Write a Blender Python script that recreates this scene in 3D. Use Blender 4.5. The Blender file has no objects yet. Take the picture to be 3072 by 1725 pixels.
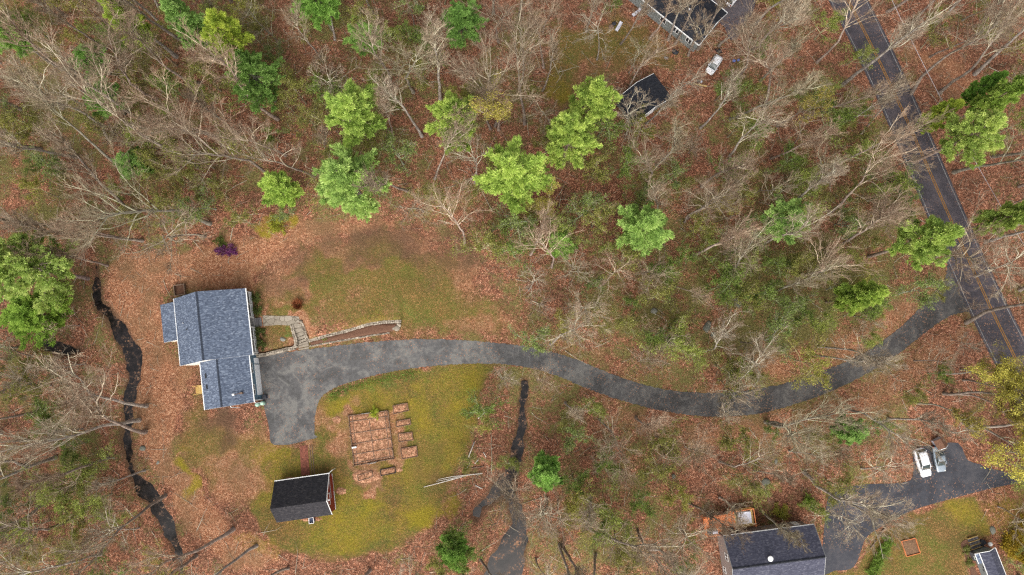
import bpy, bmesh, math, random
import numpy as np
from mathutils import Vector, Matrix, Euler
D = bpy.data
scene = bpy.context.scene
COL = scene.collection
random.seed(7)
RNG = np.random.default_rng(11)
PI = math.pi

# ------------------------------------------------------------------ camera, sky, sun, exposure
CAM_H, FOC = 120.0, 2048.0                      # metres above the lawn; focal length in photo pixels (3072 wide)
TILT = math.atan((1100 - 862.5) / FOC)
cd = D.cameras.new('camera'); cam = D.objects.new('camera', cd); COL.objects.link(cam)
cam.location = (0, 0, CAM_H); cam.rotation_euler = (TILT, 0, 0)
cd.sensor_width = 36; cd.lens = 36 * FOC / 3072; cd.clip_end = 3000; cd.clip_start = 1
scene.camera = cam
SUN_EL, SUN_AZ = math.radians(44), math.radians(188)   # high veiled sun, from the south
w = D.worlds.new('World'); scene.world = w; w.use_nodes = True
nt = w.node_tree; bg = nt.nodes['Background']
sky = nt.nodes.new('ShaderNodeTexSky'); sky.sky_type = 'NISHITA'; sky.sun_disc = False
sky.sun_elevation = SUN_EL; sky.sun_rotation = SUN_AZ; sky.dust_density = 4; sky.air_density = 1.0
hs = nt.nodes.new('ShaderNodeHueSaturation'); hs.inputs['Saturation'].default_value = 0.25
nt.links.new(sky.outputs[0], hs.inputs['Color']); nt.links.new(hs.outputs[0], bg.inputs['Color'])
bg.inputs['Strength'].default_value = 0.14
ld = D.lights.new('sun', 'SUN'); ld.energy = 2.1; ld.angle = math.radians(70); ld.color = (1, .95, .88)
sun = D.objects.new('sun', ld); COL.objects.link(sun); sun.location = (0, 0, 200)
sun.rotation_euler = (PI / 2 - SUN_EL, 0, PI - SUN_AZ)
scene.view_settings.view_transform = 'Standard'; scene.view_settings.look = 'None'
scene.view_settings.exposure = 0.9; scene.view_settings.gamma = 1
scene.cycles.use_denoising = False; scene.cycles.filter_width = 1.3; scene.cycles.max_bounces = 6

# ------------------------------------------------------------------ survey: photograph pixel -> metres
_c, _s = math.cos(TILT), math.sin(TILT)
def P(px, py, z=0.0):
    x = (px - 1536) / FOC; y = -(py - 862.5) / FOC
    vy, vz = y * _c + _s, y * _s - _c
    t = (CAM_H - z) / -vz
    return (x * t, vy * t)
def V(x, y, z=0.0): return P(x * 1.19255, y * 1.19255, z)
def crop(ox, oy, k): return lambda x, y, z=0.0: P(ox + x * k, oy + y * k, z)
c1 = crop(440, 820, .3043); c2 = crop(720, 900, .318); c3 = crop(760, 1180, .2905)
c1L = crop(0, 575, .3977); c5 = crop(0, 1150, .3977); c6 = crop(1200, 1150, .3977)
c6t = crop(1536, 0, .3977); c7 = crop(2304, 0, .3977); c4b = crop(2304, 575, .3977)
c8 = crop(2504, 1150, .3977); c7b = crop(1936, 1150, .3977); c3b = crop(1536, 575, .3977); cT = crop(1920, 0, .1798)

# ------------------------------------------------------------------ geometry helpers
def srgb(r, g, b):
    f = lambda v: v / 12.92 if v <= .04045 else ((v + .055) / 1.055) ** 2.4
    return (f(r / 255), f(g / 255), f(b / 255), 1)
def sstep(t): t = np.clip(t, 0, 1); return t * t * (3 - 2 * t)
def catmull(pts, n=6, closed=False):
    out = []; m = len(pts); pts = [np.array(p, float) for p in pts]
    rng = range(m) if closed else range(m - 1)
    for i in rng:
        p1, p2 = pts[i], pts[(i + 1) % m]
        p0 = pts[(i - 1) % m] if closed or i > 0 else p1
        p3 = pts[(i + 2) % m] if closed or i < m - 2 else p2
        for k in range(n):
            t = k / n
            out.append(tuple(.5 * ((2 * p1) + (-p0 + p2) * t + (2 * p0 - 5 * p1 + 4 * p2 - p3) * t * t + (-p0 + 3 * p1 - 3 * p2 + p3) * t ** 3)))
    if not closed: out.append(tuple(pts[-1]))
    return out
def sdist(X, Y, poly):
    """signed distance to a polygon, positive inside"""
    inside = np.zeros(X.shape, bool); d2 = np.full(X.shape, 1e18)
    n = len(poly)
    for i in range(n):
        x1, y1 = poly[i][:2]; x2, y2 = poly[(i + 1) % n][:2]
        if y1 != y2:
            inside ^= ((y1 > Y) != (y2 > Y)) & (X < (x2 - x1) * (Y - y1) / (y2 - y1) + x1)
        dx, dy = x2 - x1, y2 - y1; L = dx * dx + dy * dy + 1e-12
        t = np.clip(((X - x1) * dx + (Y - y1) * dy) / L, 0, 1)
        d2 = np.minimum(d2, (X - x1 - t * dx) ** 2 + (Y - y1 - t * dy) ** 2)
    return np.where(inside, 1, -1) * np.sqrt(d2)
def sd1(x, y, poly): return float(sdist(np.array([x]), np.array([y]), poly)[0])
def pline_d(X, Y, pts):
    """distance to a polyline whose points are (x, y, halfwidth): returns distance minus halfwidth"""
    best = np.full(X.shape, 1e9)
    for (x1, y1, w1), (x2, y2, w2) in zip(pts[:-1], pts[1:]):
        dx, dy = x2 - x1, y2 - y1; L = dx * dx + dy * dy + 1e-12
        t = np.clip(((X - x1) * dx + (Y - y1) * dy) / L, 0, 1)
        best = np.minimum(best, np.hypot(X - x1 - t * dx, Y - y1 - t * dy) - (w1 + t * (w2 - w1)))
    return best

def vnoise(X, Y, size, seed):
    """smooth value noise in 0..1 with features about size metres across"""
    g = np.random.default_rng(seed).random((256, 256)); u, v = X / size, Y / size
    i, j = np.floor(u).astype(int), np.floor(v).astype(int); fu, fv = sstep(u - i), sstep(v - j)
    q = lambda a, b: g[a % 256, b % 256]
    return (q(i, j) * (1 - fu) + q(i + 1, j) * fu) * (1 - fv) + (q(i, j + 1) * (1 - fu) + q(i + 1, j + 1) * fu) * fv
def fbm(X, Y, size, seed): return .5 * vnoise(X, Y, size, seed) + .3 * vnoise(X, Y, size / 2.1, seed + 1) + .2 * vnoise(X, Y, size / 4.3, seed + 2)

class MB:
    def __init__(s): s.v = []; s.f = []; s.var = []
    def add(s, vs, fs, var=None):
        b = len(s.v); s.v += [tuple(p) for p in vs]; s.f += [tuple(i + b for i in f) for f in fs]
        s.var += [random.random() if var is None else var] * len(vs); return s
    def box(s, x0, x1, y0, y1, z0, z1, rz=0, c=(0, 0), jit=0):
        vs = [(x, y, z) for z in (z0, z1) for y in (y0, y1) for x in (x0, x1)]
        if jit: vs = [(x + random.uniform(-jit, jit), y + random.uniform(-jit, jit), z + random.uniform(-jit, jit)) for x, y, z in vs]
        if rz:
            ca, sa = math.cos(rz), math.sin(rz); vs = [(x * ca - y * sa, x * sa + y * ca, z) for x, y, z in vs]
        vs = [(x + c[0], y + c[1], z) for x, y, z in vs]
        return s.add(vs, [(0, 2, 3, 1), (4, 5, 7, 6), (0, 1, 5, 4), (2, 6, 7, 3), (0, 4, 6, 2), (1, 3, 7, 5)])
    def prism(s, poly, z0, z1):
        n = len(poly); a = [(p[0], p[1], z0) for p in poly] + [(p[0], p[1], z1) for p in poly]
        return s.add(a, [tuple(range(n - 1, -1, -1)), tuple(range(n, 2 * n))] + [(i, (i + 1) % n, n + (i + 1) % n, n + i) for i in range(n)])
    def extrude(s, prof, a0, a1, axis='y'):
        """profile of (h, z) points pushed along an axis"""
        n = len(prof)
        pt = (lambda h, z, a: (h, a, z)) if axis == 'y' else (lambda h, z, a: (a, h, z))
        vs = [pt(h, z, a0) for h, z in prof] + [pt(h, z, a1) for h, z in prof]
        return s.add(vs, [tuple(range(n)), tuple(range(2 * n - 1, n - 1, -1))] + [(i, n + i, n + (i + 1) % n, (i + 1) % n) for i in range(n)])
    def tube(s, pts, rad, k=6, cap=True):
        n = len(pts); pts = [Vector(p) for p in pts]; vs = []
        for i in range(n):
            d = (pts[min(i + 1, n - 1)] - pts[max(i - 1, 0)]).normalized()
            a = d.cross(Vector((.3, .2, 1)) if abs(d.z) < .9 else Vector((1, .1, .2))).normalized(); b = d.cross(a)
            r = rad[i] if isinstance(rad, (list, tuple)) else rad
            for j in range(k):
                t = 2 * PI * j / k; vs.append(pts[i] + a * (r * math.cos(t)) + b * (r * math.sin(t)))
        fs = [(i * k + j, i * k + (j + 1) % k, (i + 1) * k + (j + 1) % k, (i + 1) * k + j) for i in range(n - 1) for j in range(k)]
        if cap: fs += [tuple(range(k - 1, -1, -1)), tuple(range((n - 1) * k, n * k))]
        return s.add(vs, fs)
    def lathe(s, prof, k=16, c=(0, 0, 0)):
        vs = []; n = len(prof)
        for r, z in prof:
            for j in range(k):
                t = 2 * PI * j / k; vs.append((c[0] + r * math.cos(t), c[1] + r * math.sin(t), c[2] + z))
        fs = [(i * k + j, i * k + (j + 1) % k, (i + 1) * k + (j + 1) % k, (i + 1) * k + j) for i in range(n - 1) for j in range(k)]
        fs += [tuple(range(k - 1, -1, -1)), tuple(range((n - 1) * k, n * k))]
        return s.add(vs, fs)
    def rock(s, c, r, flat=.6, seed=0):
        rr = random.Random(seed); bm = bmesh.new(); bmesh.ops.create_icosphere(bm, subdivisions=2, radius=1)
        ax = (r * rr.uniform(.8, 1.25), r * rr.uniform(.7, 1.1), r * flat)
        dirs = [(Vector((rr.gauss(0, 1), rr.gauss(0, 1), rr.gauss(0, 1))).normalized(), rr.uniform(.55, .9)) for _ in range(9)]
        rz = rr.uniform(0, 6.28); vs = []
        for v in bm.verts:
            p = v.co.copy()
            for d, lim in dirs:
                t = p.dot(d)
                if t > lim: p -= d * (t - lim)
            p = Vector((p.x * ax[0], p.y * ax[1], p.z * ax[2])); p.rotate(Euler((0, 0, rz)))
            vs.append((c[0] + p.x, c[1] + p.y, c[2] + p.z))
        fs = [tuple(v.index for v in f.verts) for f in bm.faces]; bm.free()
        return s.add(vs, fs)
    def build(s, name, mat, parent=None, smooth=False, bevel=0):
        me = D.meshes.new(name); me.from_pydata(s.v, [], s.f); me.materials.append(mat)
        at = me.attributes.new('var', 'FLOAT', 'POINT'); at.data.foreach_set('value', s.var)
        if smooth: me.polygons.foreach_set('use_smooth', [True] * len(me.polygons))
        bm = bmesh.new(); bm.from_mesh(me); bmesh.ops.recalc_face_normals(bm, faces=bm.faces); bm.to_mesh(me); bm.free()
        o = D.objects.new(name, me); COL.objects.link(o)
        if parent: o.parent = parent
        if bevel:
            m = o.modifiers.new('bevel', 'BEVEL'); m.width = bevel; m.segments = 2; m.limit_method = 'ANGLE'
        return o
def np_mesh(name, verts, quads, mat, attrs=None, smooth=False):
    me = D.meshes.new(name); nv, nf = len(verts), len(quads); k = quads.shape[1]
    me.vertices.add(nv); me.vertices.foreach_set('co', verts.astype(np.float32).ravel())
    me.loops.add(nf * k); me.loops.foreach_set('vertex_index', quads.astype(np.int32).ravel())
    me.polygons.add(nf); me.polygons.foreach_set('loop_start', np.arange(0, nf * k, k, dtype=np.int32))
    if smooth: me.polygons.foreach_set('use_smooth', np.ones(nf, bool))
    for n, a in (attrs or {}).items():
        at = me.attributes.new(n, 'FLOAT', 'POINT'); at.data.foreach_set('value', a.astype(np.float32))
    me.update(calc_edges=True)
    if mat: me.materials.append(mat)
    return me
def link(name, me, parent=None):
    o = D.objects.new(name, me); COL.objects.link(o)
    if parent: o.parent = parent
    return o
def tag(o, label=None, cat=None, group=None, kind=None):
    if label: o['label'] = label
    if cat: o['category'] = cat
    if group: o['group'] = group
    if kind: o['kind'] = kind
    return o
def thing(name, label, cat, loc=(0, 0, 0), rz=0, group=None):
    o = D.objects.new(name, None); COL.objects.link(o); o.empty_display_size = .3
    o.location = loc; o.rotation_euler = (0, 0, rz)
    return tag(o, label, cat, group)
def dup(root, loc, rz, scale=1.0, tint=None):
    r = root.copy(); COL.objects.link(r); r.location = loc; r.rotation_euler = (0, 0, rz); r.scale = (scale,) * 3
    for ch in root.children:
        c = ch.copy(); COL.objects.link(c); c.parent = r
        if tint: c.color = tint
        for g in ch.children:
            d = g.copy(); COL.objects.link(d); d.parent = c
            if tint: d.color = tint
    return r

# ------------------------------------------------------------------ materials
class NT:
    def __init__(s, name):
        s.m = D.materials.new(name); s.m.use_nodes = True; s.t = s.m.node_tree; s.b = s.t.nodes['Principled BSDF']
        s.co = s.n('ShaderNodeTexCoord').outputs['Object']
    def n(s, t, **kw):
        x = s.t.nodes.new(t)
        for k, v in kw.items(): setattr(x, k, v)
        return x
    def put(s, sock, v):
        if hasattr(v, 'is_linked') or isinstance(v, bpy.types.NodeSocket): s.t.links.new(v, sock)
        else: sock.default_value = v
    def noise(s, scale, detail=4, rough=.55, co=None, dist=0):
        x = s.n('ShaderNodeTexNoise'); x.inputs['Scale'].default_value = scale; x.inputs['Detail'].default_value = detail
        x.inputs['Roughness'].default_value = rough; x.inputs['Distortion'].default_value = dist
        s.t.links.new(co or s.co, x.inputs['Vector']); return x.outputs['Fac']
    def vor(s, scale, feature='F1', out='Color', co=None, rand=1.0):
        x = s.n('ShaderNodeTexVoronoi', feature=feature); x.inputs['Scale'].default_value = scale
        x.inputs['Randomness'].default_value = rand
        s.t.links.new(co or s.co, x.inputs['Vector']); return x.outputs[out]
    def ramp(s, fac, stops, mode='LINEAR'):
        x = s.n('ShaderNodeValToRGB'); x.color_ramp.interpolation = mode; e = x.color_ramp.elements
        while len(e) < len(stops): e.new(.5)
        for i, (p, c) in enumerate(stops):
            e[i].position = p; e[i].color = c if hasattr(c, '__len__') else (c, c, c, 1)
        s.put(x.inputs[0], fac); return x.outputs[0]
    def mix(s, fac, a, b, mode='MIX'):
        x = s.n('ShaderNodeMix', data_type='RGBA', blend_type=mode); s.put(x.inputs[0], fac); s.put(x.inputs[6], a); s.put(x.inputs[7], b)
        return x.outputs[2]
    def math(s, op, a, b=0.0, clamp=False):
        x = s.n('ShaderNodeMath', operation=op, use_clamp=clamp); s.put(x.inputs[0], a); s.put(x.inputs[1], b); return x.outputs[0]
    def attr(s, name, out='Fac'):
        x = s.n('ShaderNodeAttribute'); x.attribute_name = name; return x.outputs[out]
    def mapping(s, scale, rot=(0, 0, 0)):
        x = s.n('ShaderNodeMapping'); x.inputs['Scale'].default_value = scale; x.inputs['Rotation'].default_value = rot
        s.t.links.new(s.co, x.inputs['Vector']); return x.outputs[0]
    def bump(s, h, strength=.4, dist=.05):
        x = s.n('ShaderNodeBump'); x.inputs['Strength'].default_value = strength; x.inputs['Distance'].default_value = dist
        s.put(x.inputs['Height'], h); s.t.links.new(x.outputs[0], s.b.inputs['Normal'])
    def fin(s, col, rough=.85, spec=.3, metal=0):
        s.put(s.b.inputs['Base Color'], col); s.put(s.b.inputs['Roughness'], rough)
        s.b.inputs['Specular IOR Level'].default_value = spec; s.b.inputs['Metallic'].default_value = metal
        return s.m
def mottle(name, c0, c1, scale=3, rough=.85, spec=.25, bump=.2, metal=0, lo=.3, hi=.7):
    t = NT(name); f = t.noise(scale, 6, .65); col = t.ramp(f, [(lo, c0), (hi, c1)]); t.bump(f, bump, .02)
    return t.fin(col, rough, spec, metal)

def ground_material():
    t = NT('forest_floor')
    big = t.noise(.045, 5, .6); mid = t.noise(.35, 6, .65); fine = t.noise(2.6, 6, .75); vf = t.noise(9, 4, .8); patch = t.noise(.13, 6, .65)
    cs = t.n('ShaderNodeSeparateColor'); t.put(cs.inputs[0], t.vor(12.0)); r, g, b = cs.outputs[0], cs.outputs[1], cs.outputs[2]
    c2_ = t.n('ShaderNodeSeparateColor'); t.put(c2_.inputs[0], t.vor(3.4)); r2, g2 = c2_.outputs[0], c2_.outputs[1]
    rr = t.math('ADD', t.math('MULTIPLY', r, .7), t.math('MULTIPLY', r2, .3))
    c = lambda f, x, y, lo, hi, k=1.0: t.mix(t.ramp(f, [(lo, 0.0), (hi, k)]), x, y)
    add = lambda a_, n_, k: t.math('ADD', a_, t.math('MULTIPLY', t.math('SUBTRACT', n_, .5), k))
    leaf = t.ramp(rr, [(.1, srgb(59, 42, 33)), (.35, srgb(110, 71, 55)), (.6, srgb(150, 99, 74)), (.8, srgb(187, 129, 101)), (.95, srgb(235, 185, 153))])
    deep = t.ramp(rr, [(.1, srgb(43, 32, 26)), (.5, srgb(96, 67, 51)), (.95, srgb(165, 123, 101))])
    litter = c(mid, leaf, deep, .4, .6, .8); litter = c(fine, litter, srgb(80, 54, 42), .45, .7, .6)
    olive = t.ramp(add(vf, fine, .8), [(.25, srgb(54, 55, 30)), (.5, srgb(105, 104, 57)), (.75, srgb(151, 146, 93))])
    om = add(add(add(t.attr('olive'), mid, 1.3), fine, 1.4), patch, 1.4)
    col = c(om, litter, olive, .42, .75, .8)
    br = t.ramp(rr, [(.08, srgb(95, 57, 41)), (.35, srgb(146, 97, 70)), (.62, srgb(172, 120, 89)), (.92, srgb(212, 172, 139))])
    br = c(fine, br, srgb(111, 73, 52), .42, .7, .75); br = c(patch, br, t.mix(vf, srgb(83, 65, 48), srgb(136, 110, 79)), .44, .64, .75)
    bm_ = add(add(add(t.attr('bright'), mid, 1.1), vf, .7), fine, .5)
    col = c(bm_, col, br, .32, .62)
    gr = t.ramp(add(vf, fine, .9), [(.2, srgb(58, 60, 24)), (.5, srgb(92, 92, 42)), (.8, srgb(132, 126, 72))])
    gr = c(mid, gr, t.mix(vf, srgb(76, 63, 35), srgb(115, 98, 58)), .42, .62, .75)
    gr = c(patch, gr, t.mix(vf, srgb(69, 55, 33), srgb(108, 88, 54)), .46, .62, .7)
    gr = c(big, gr, t.mix(vf, srgb(73, 78, 30), srgb(109, 108, 49)), .5, .7, .6)
    scat = t.ramp(add(g, mid, 1.3), [(.72, 0.0), (.8, .85)]); gr = t.mix(scat, gr, t.ramp(r2, [(0, srgb(117, 82, 49)), (1, srgb(162, 122, 80))]))
    lm = add(add(add(t.attr('lawn'), mid, .8), vf, .6), patch, .5)
    col = c(lm, col, gr, .34, .64)
    ms = t.ramp(add(vf, fine, .6), [(.25, srgb(98, 90, 20)), (.75, srgb(156, 140, 44))])
    col = c(add(add(t.attr('moss'), fine, 1.0), mid, .9), col, ms, .3, .9, .8)
    gg = t.ramp(add(vf, fine, .6), [(.25, srgb(52, 80, 30)), (.75, srgb(98, 122, 58))])
    col = c(add(add(t.attr('green'), fine, 1.2), mid, .6), col, gg, .35, .85, .75)
    col = c(add(add(t.attr('drift'), mid, .8), vf, .7), col, br, .3, .6)
    dirt = t.ramp(add(vf, fine, .8), [(.25, srgb(54, 40, 32)), (.75, srgb(118, 90, 70))])
    col = c(add(add(t.attr('dirt'), fine, 1.0), mid, .7), col, dirt, .3, .9, .85)
    t.bump(t.math('ADD', r, t.math('MULTIPLY', fine, 2.0)), .8, .1)
    return t.fin(col, .95, .1)

def shingle(name, cs, sc=(3.2, 7.0, 3.2), streak=0.0, base=None):
    t = NT(name); mp = t.mapping(sc)
    cell = t.vor(1.0, co=mp, rand=.75); sp = t.n('ShaderNodeSeparateColor'); t.put(sp.inputs[0], cell)
    col = t.ramp(sp.outputs[0], [(0, cs[0]), (.45, cs[1]), (.8, cs[2]), (1, cs[3])])
    col = t.mix(t.ramp(t.noise(.5, 5, .6), [(.35, 0.0), (.75, .4)]), col, base or cs[1])
    f = t.noise(22, 3, .7); col = t.mix(.35, col, t.ramp(f, [(.3, cs[0]), (.7, cs[2])]))
    t.bump(t.math('ADD', sp.outputs[0], f), .35, .02); return t.fin(col, .9, .2)

def asphalt(name, lo, mid, hi, crack=True, far=None):
    t = NT(name); a = t.noise(.25, 6, .6, dist=.8); b = t.noise(1.6, 5, .65); f = t.noise(30, 3, .8)
    col = t.ramp(t.math('ADD', t.math('MULTIPLY', a, .65), t.math('MULTIPLY', b, .35)), [(.38, lo), (.5, mid), (.59, hi)])
    if crack:
        wob = t.n('ShaderNodeVectorMath', operation='ADD'); nz = t.n('ShaderNodeTexNoise'); nz.inputs['Scale'].default_value = .5
        t.t.links.new(t.co, nz.inputs['Vector']); t.t.links.new(t.co, wob.inputs[0]); t.t.links.new(nz.outputs['Color'], wob.inputs[1])
        e = t.vor(.16, 'DISTANCE_TO_EDGE', 'Distance', co=wob.outputs[0])
        k = t.math('MULTIPLY', t.ramp(e, [(.0, .85), (.03, .0)]), t.ramp(t.noise(.3, 3), [(.47, 0.0), (.6, 1.0)]))
        col = t.mix(k, col, hi)
        spot = t.vor(.3, 'F1', 'Distance'); k2 = t.math('MULTIPLY', t.ramp(spot, [(.06, .9), (.24, 0.0)]), t.ramp(t.noise(.12, 2), [(.5, 0.0), (.6, 1.0)]))
        col = t.mix(k2, col, lo)
    col = t.mix(t.ramp(f, [(.3, .25), (.7, 0.0)]), col, lo)
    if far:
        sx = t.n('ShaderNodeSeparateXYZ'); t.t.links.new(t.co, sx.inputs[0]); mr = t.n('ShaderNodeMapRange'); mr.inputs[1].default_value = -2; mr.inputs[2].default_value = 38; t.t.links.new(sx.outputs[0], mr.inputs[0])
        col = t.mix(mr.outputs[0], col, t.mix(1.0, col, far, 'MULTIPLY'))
    lf = t.vor(7.5); sp = t.n('ShaderNodeSeparateColor'); t.put(sp.inputs[0], lf)
    col = t.mix(t.math('MULTIPLY', t.ramp(sp.outputs[1], [(.93, 0.0), (.95, .75)]), t.ramp(t.noise(.2, 3), [(.42, 0.0), (.6, 1.0)])), col, srgb(150, 112, 88))
    t.bump(f, .3, .01); return t.fin(col, .88, .25)

def siding(name, c0, c1, axis=2, pitch=.12):
    t = NT(name); sx = t.n('ShaderNodeSeparateXYZ'); t.t.links.new(t.co, sx.inputs[0])
    saw = t.math('FRACT', t.math('DIVIDE', sx.outputs[axis], pitch))
    f = t.noise(1.2, 5, .6); col = t.mix(f, c0, c1)
    t.bump(saw, .5, .015); return t.fin(col, .6, .35)

def planks(name, c0, c1, axis=0, pitch=.14, rough=.75):
    t = NT(name); sx = t.n('ShaderNodeSeparateXYZ'); t.t.links.new(t.co, sx.inputs[0])
    q = t.math('DIVIDE', sx.outputs[axis], pitch); fr = t.math('FRACT', q); fl = t.math('FLOOR', q)
    wn = t.n('ShaderNodeTexWhiteNoise', noise_dimensions='1D'); t.put(wn.inputs['W'], fl)
    col = t.mix(wn.outputs['Value'], c0, c1); col = t.mix(t.ramp(t.noise(6, 4), [(.4, 0.0), (.7, .4)]), col, c0)
    gap = t.ramp(fr, [(.0, 1.0), (.09, 0.0)]); col = t.mix(gap, col, (.02, .015, .01, 1))
    t.bump(gap, -.5, .01); return t.fin(col, rough, .2)

def flagstone(name, c0, c1, scale=.9):
    t = NT(name); e = t.vor(scale, 'DISTANCE_TO_EDGE', 'Distance'); cell = t.vor(scale); sp = t.n('ShaderNodeSeparateColor'); t.put(sp.inputs[0], cell)
    f = t.noise(5, 5, .65); col = t.mix(t.math('ADD', t.math('MULTIPLY', sp.outputs[0], .6), t.math('MULTIPLY', f, .4)), c0, c1)
    j = t.ramp(e, [(.015, 1.0), (.04, 0.0)]); col = t.mix(j, col, srgb(88, 78, 66)); t.bump(j, -.6, .03)
    return t.fin(col, .9, .2)

def var_mat(name, c0, c1, scale=6, rough=.9):
    t = NT(name); f = t.noise(scale, 5, .65); col = t.mix(t.math('ADD', t.math('MULTIPLY', t.attr('var'), .65), t.math('MULTIPLY', f, .35)), c0, c1)
    t.bump(f, .4, .03); return t.fin(col, rough, .2)

def bark_material(name, base0, base1, thin0, thin1):
    """thick wood pale and lichened, thin twigs browner; 'thin' holds each vertex's twig order"""
    t = NT(name); f = t.noise(1.3, 5, .7); f2 = t.noise(.5, 3, .6)
    lich = t.mix(t.ramp(f, [(.4, 0.0), (.62, 1.0)]), base0, base1)
    oi = t.n('ShaderNodeObjectInfo')
    tw = t.mix(t.ramp(f2, [(.4, 0.0), (.6, 1.0)]), thin0, thin1)
    col = t.mix(.85, t.mix(t.attr('thin'), lich, tw), oi.outputs['Color'], 'MULTIPLY'); return t.fin(col, .95, .1)

def leaf_material(name, dark, mid, light, trans=.25):
    t = NT(name); oi = t.n('ShaderNodeObjectInfo'); v = t.attr('var')
    big = t.noise(.55, 3, .6)
    k = t.math('ADD', t.math('MULTIPLY', v, .6), t.math('MULTIPLY', t.math('SUBTRACT', big, .5), .9)); k = t.math('ADD', k, .2)
    col = t.ramp(k, [(.1, dark), (.5, mid), (.95, light)])
    col = t.mix(1.0, col, oi.outputs['Color'], 'MULTIPLY')
    m = t.fin(col, .7, .2)
    tr = t.n('ShaderNodeBsdfTranslucent'); t.put(tr.inputs['Color'], col)
    mx = t.n('ShaderNodeMixShader'); mx.inputs[0].default_value = trans
    out = t.t.nodes['Material Output']; t.t.links.new(t.b.outputs[0], mx.inputs[1]); t.t.links.new(tr.outputs[0], mx.inputs[2]); t.t.links.new(mx.outputs[0], out.inputs[0])
    return m

def glassy(name, col, rough=.08):
    t = NT(name); f = t.noise(.8, 3); return t.fin(t.mix(t.ramp(f, [(.4, 0.0), (.7, .5)]), col, (.01, .012, .015, 1)), rough, .6)

def water_material():
    t = NT('stream_water'); f = t.noise(.9, 5, .65); g = t.noise(3.5, 4, .7)
    col = t.ramp(f, [(.35, srgb(16, 14, 14)), (.55, srgb(34, 29, 28)), (.75, srgb(66, 53, 45))])
    cell = t.vor(4.2); sp = t.n('ShaderNodeSeparateColor'); t.put(sp.inputs[0], cell)
    lm = t.math('MULTIPLY', t.ramp(sp.outputs[0], [(.6, 0.0), (.66, 1.0)]), t.ramp(t.noise(.45, 5, .7), [(.5, 0.0), (.62, .9)]))
    col = t.mix(lm, col, t.ramp(sp.outputs[1], [(0, srgb(66, 50, 40)), (1, srgb(140, 104, 78))])); t.bump(g, .12, .03)
    rr = t.math('ADD', .2, t.math('MULTIPLY', lm, .6)); return t.fin(col, rr, .3)

M = {}
M['ground'] = ground_material()
M['roof'] = shingle('blue_grey_shingle', [srgb(53, 60, 77), srgb(84, 94, 111), srgb(110, 121, 139), srgb(147, 157, 172)])
M['roof_dark'] = shingle('charcoal_shingle', [srgb(29, 29, 32), srgb(43, 42, 46), srgb(54, 52, 55), srgb(71, 68, 68)])
M['roof_slate'] = shingle('slate_shingle', [srgb(45, 46, 58), srgb(61, 62, 75), srgb(74, 75, 88), srgb(98, 98, 107)])
M['roof_black'] = shingle('black_shingle', [srgb(24, 25, 30), srgb(34, 37, 44), srgb(46, 48, 55), srgb(61, 61, 64)])
M['ridge'] = mottle('ridge_shingle', srgb(34, 40, 51), srgb(64, 71, 84), 4)
M['white'] = mottle('white_paint', srgb(211, 211, 209), srgb(236, 236, 234), 1.5, .5, .4, .05)
M['white_door'] = siding('white_door_panel', srgb(226, 228, 233), srgb(250, 250, 251), 2, .5)
M['blue'] = siding('blue_siding', srgb(82, 109, 128), srgb(99, 124, 141))
M['cream'] = siding('cream_siding', srgb(220, 213, 198), srgb(241, 235, 222))
M['grey_siding'] = siding('grey_siding', srgb(111, 117, 117), srgb(127, 132, 130))
M['taupe'] = siding('taupe_siding', srgb(133, 121, 117), srgb(150, 139, 134))
M['red'] = siding('barn_red_boards', srgb(118, 37, 29), srgb(140, 50, 39), 1, .2)
M['glass'] = glassy('window_glass', srgb(46, 52, 58))
M['painted_reflection_glass'] = glassy('glass_painted_green_reflection', srgb(28, 84, 40))  # shed pane: the green reflection is painted into its base colour
M['deckgrey'] = planks('grey_porch_boards', srgb(120, 119, 116), srgb(158, 152, 149), 1, .14)
M['treads'] = planks('grey_step_boards', srgb(79, 77, 79), srgb(115, 112, 112), 0, .25)
M['cedar'] = planks('orange_deck_boards', srgb(181, 103, 63), srgb(216, 136, 87), 0, .14)
M['newwood'] = planks('new_yellow_lumber', srgb(174, 141, 79), srgb(200, 172, 114), 0, .14)
M['oldwood'] = mottle('weathered_wood', srgb(83, 67, 56), srgb(135, 113, 97), 5)
M['stone'] = var_mat('field_stone', srgb(98, 88, 76), srgb(174, 163, 147))
M['boulder'] = var_mat('mossy_boulder', srgb(81, 83, 74), srgb(132, 130, 120), 2.5)
M['slab'] = mottle('stone_slab', srgb(112, 103, 91), srgb(151, 141, 126), 4)
M['flag'] = flagstone('flagstone_paving', srgb(118, 109, 96), srgb(153, 144, 130))
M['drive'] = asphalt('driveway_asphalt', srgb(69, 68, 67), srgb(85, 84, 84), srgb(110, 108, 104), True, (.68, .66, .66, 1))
M['road'] = asphalt('road_asphalt', srgb(52, 49, 53), srgb(64, 60, 65), srgb(79, 72, 75), False)
M['bluedrive'] = asphalt('dark_blue_asphalt', srgb(48, 48, 53), srgb(58, 59, 65), srgb(71, 70, 74), False)
M['pad'] = asphalt('grey_asphalt_pad', srgb(66, 59, 64), srgb(78, 72, 76), srgb(90, 84, 87), False)
M['line_white'] = mottle('white_road_paint', srgb(89, 86, 86), srgb(132, 132, 132), 2.2, lo=.35, hi=.55)
M['line_yellow'] = mottle('yellow_road_paint', srgb(111, 76, 33), srgb(134, 94, 38), 2.2, lo=.35, hi=.55)
M['brick'] = mottle('brick_red_gravel', srgb(84, 51, 40), srgb(139, 83, 67), 2.5, lo=.35, hi=.65)
M['water'] = water_material()
M['mulch'] = mottle('red_brown_mulch', srgb(70, 45, 36), srgb(110, 81, 62), 6)
M['soil'] = mottle('brown_soil', srgb(77, 58, 44), srgb(125, 95, 70), 5)
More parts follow.
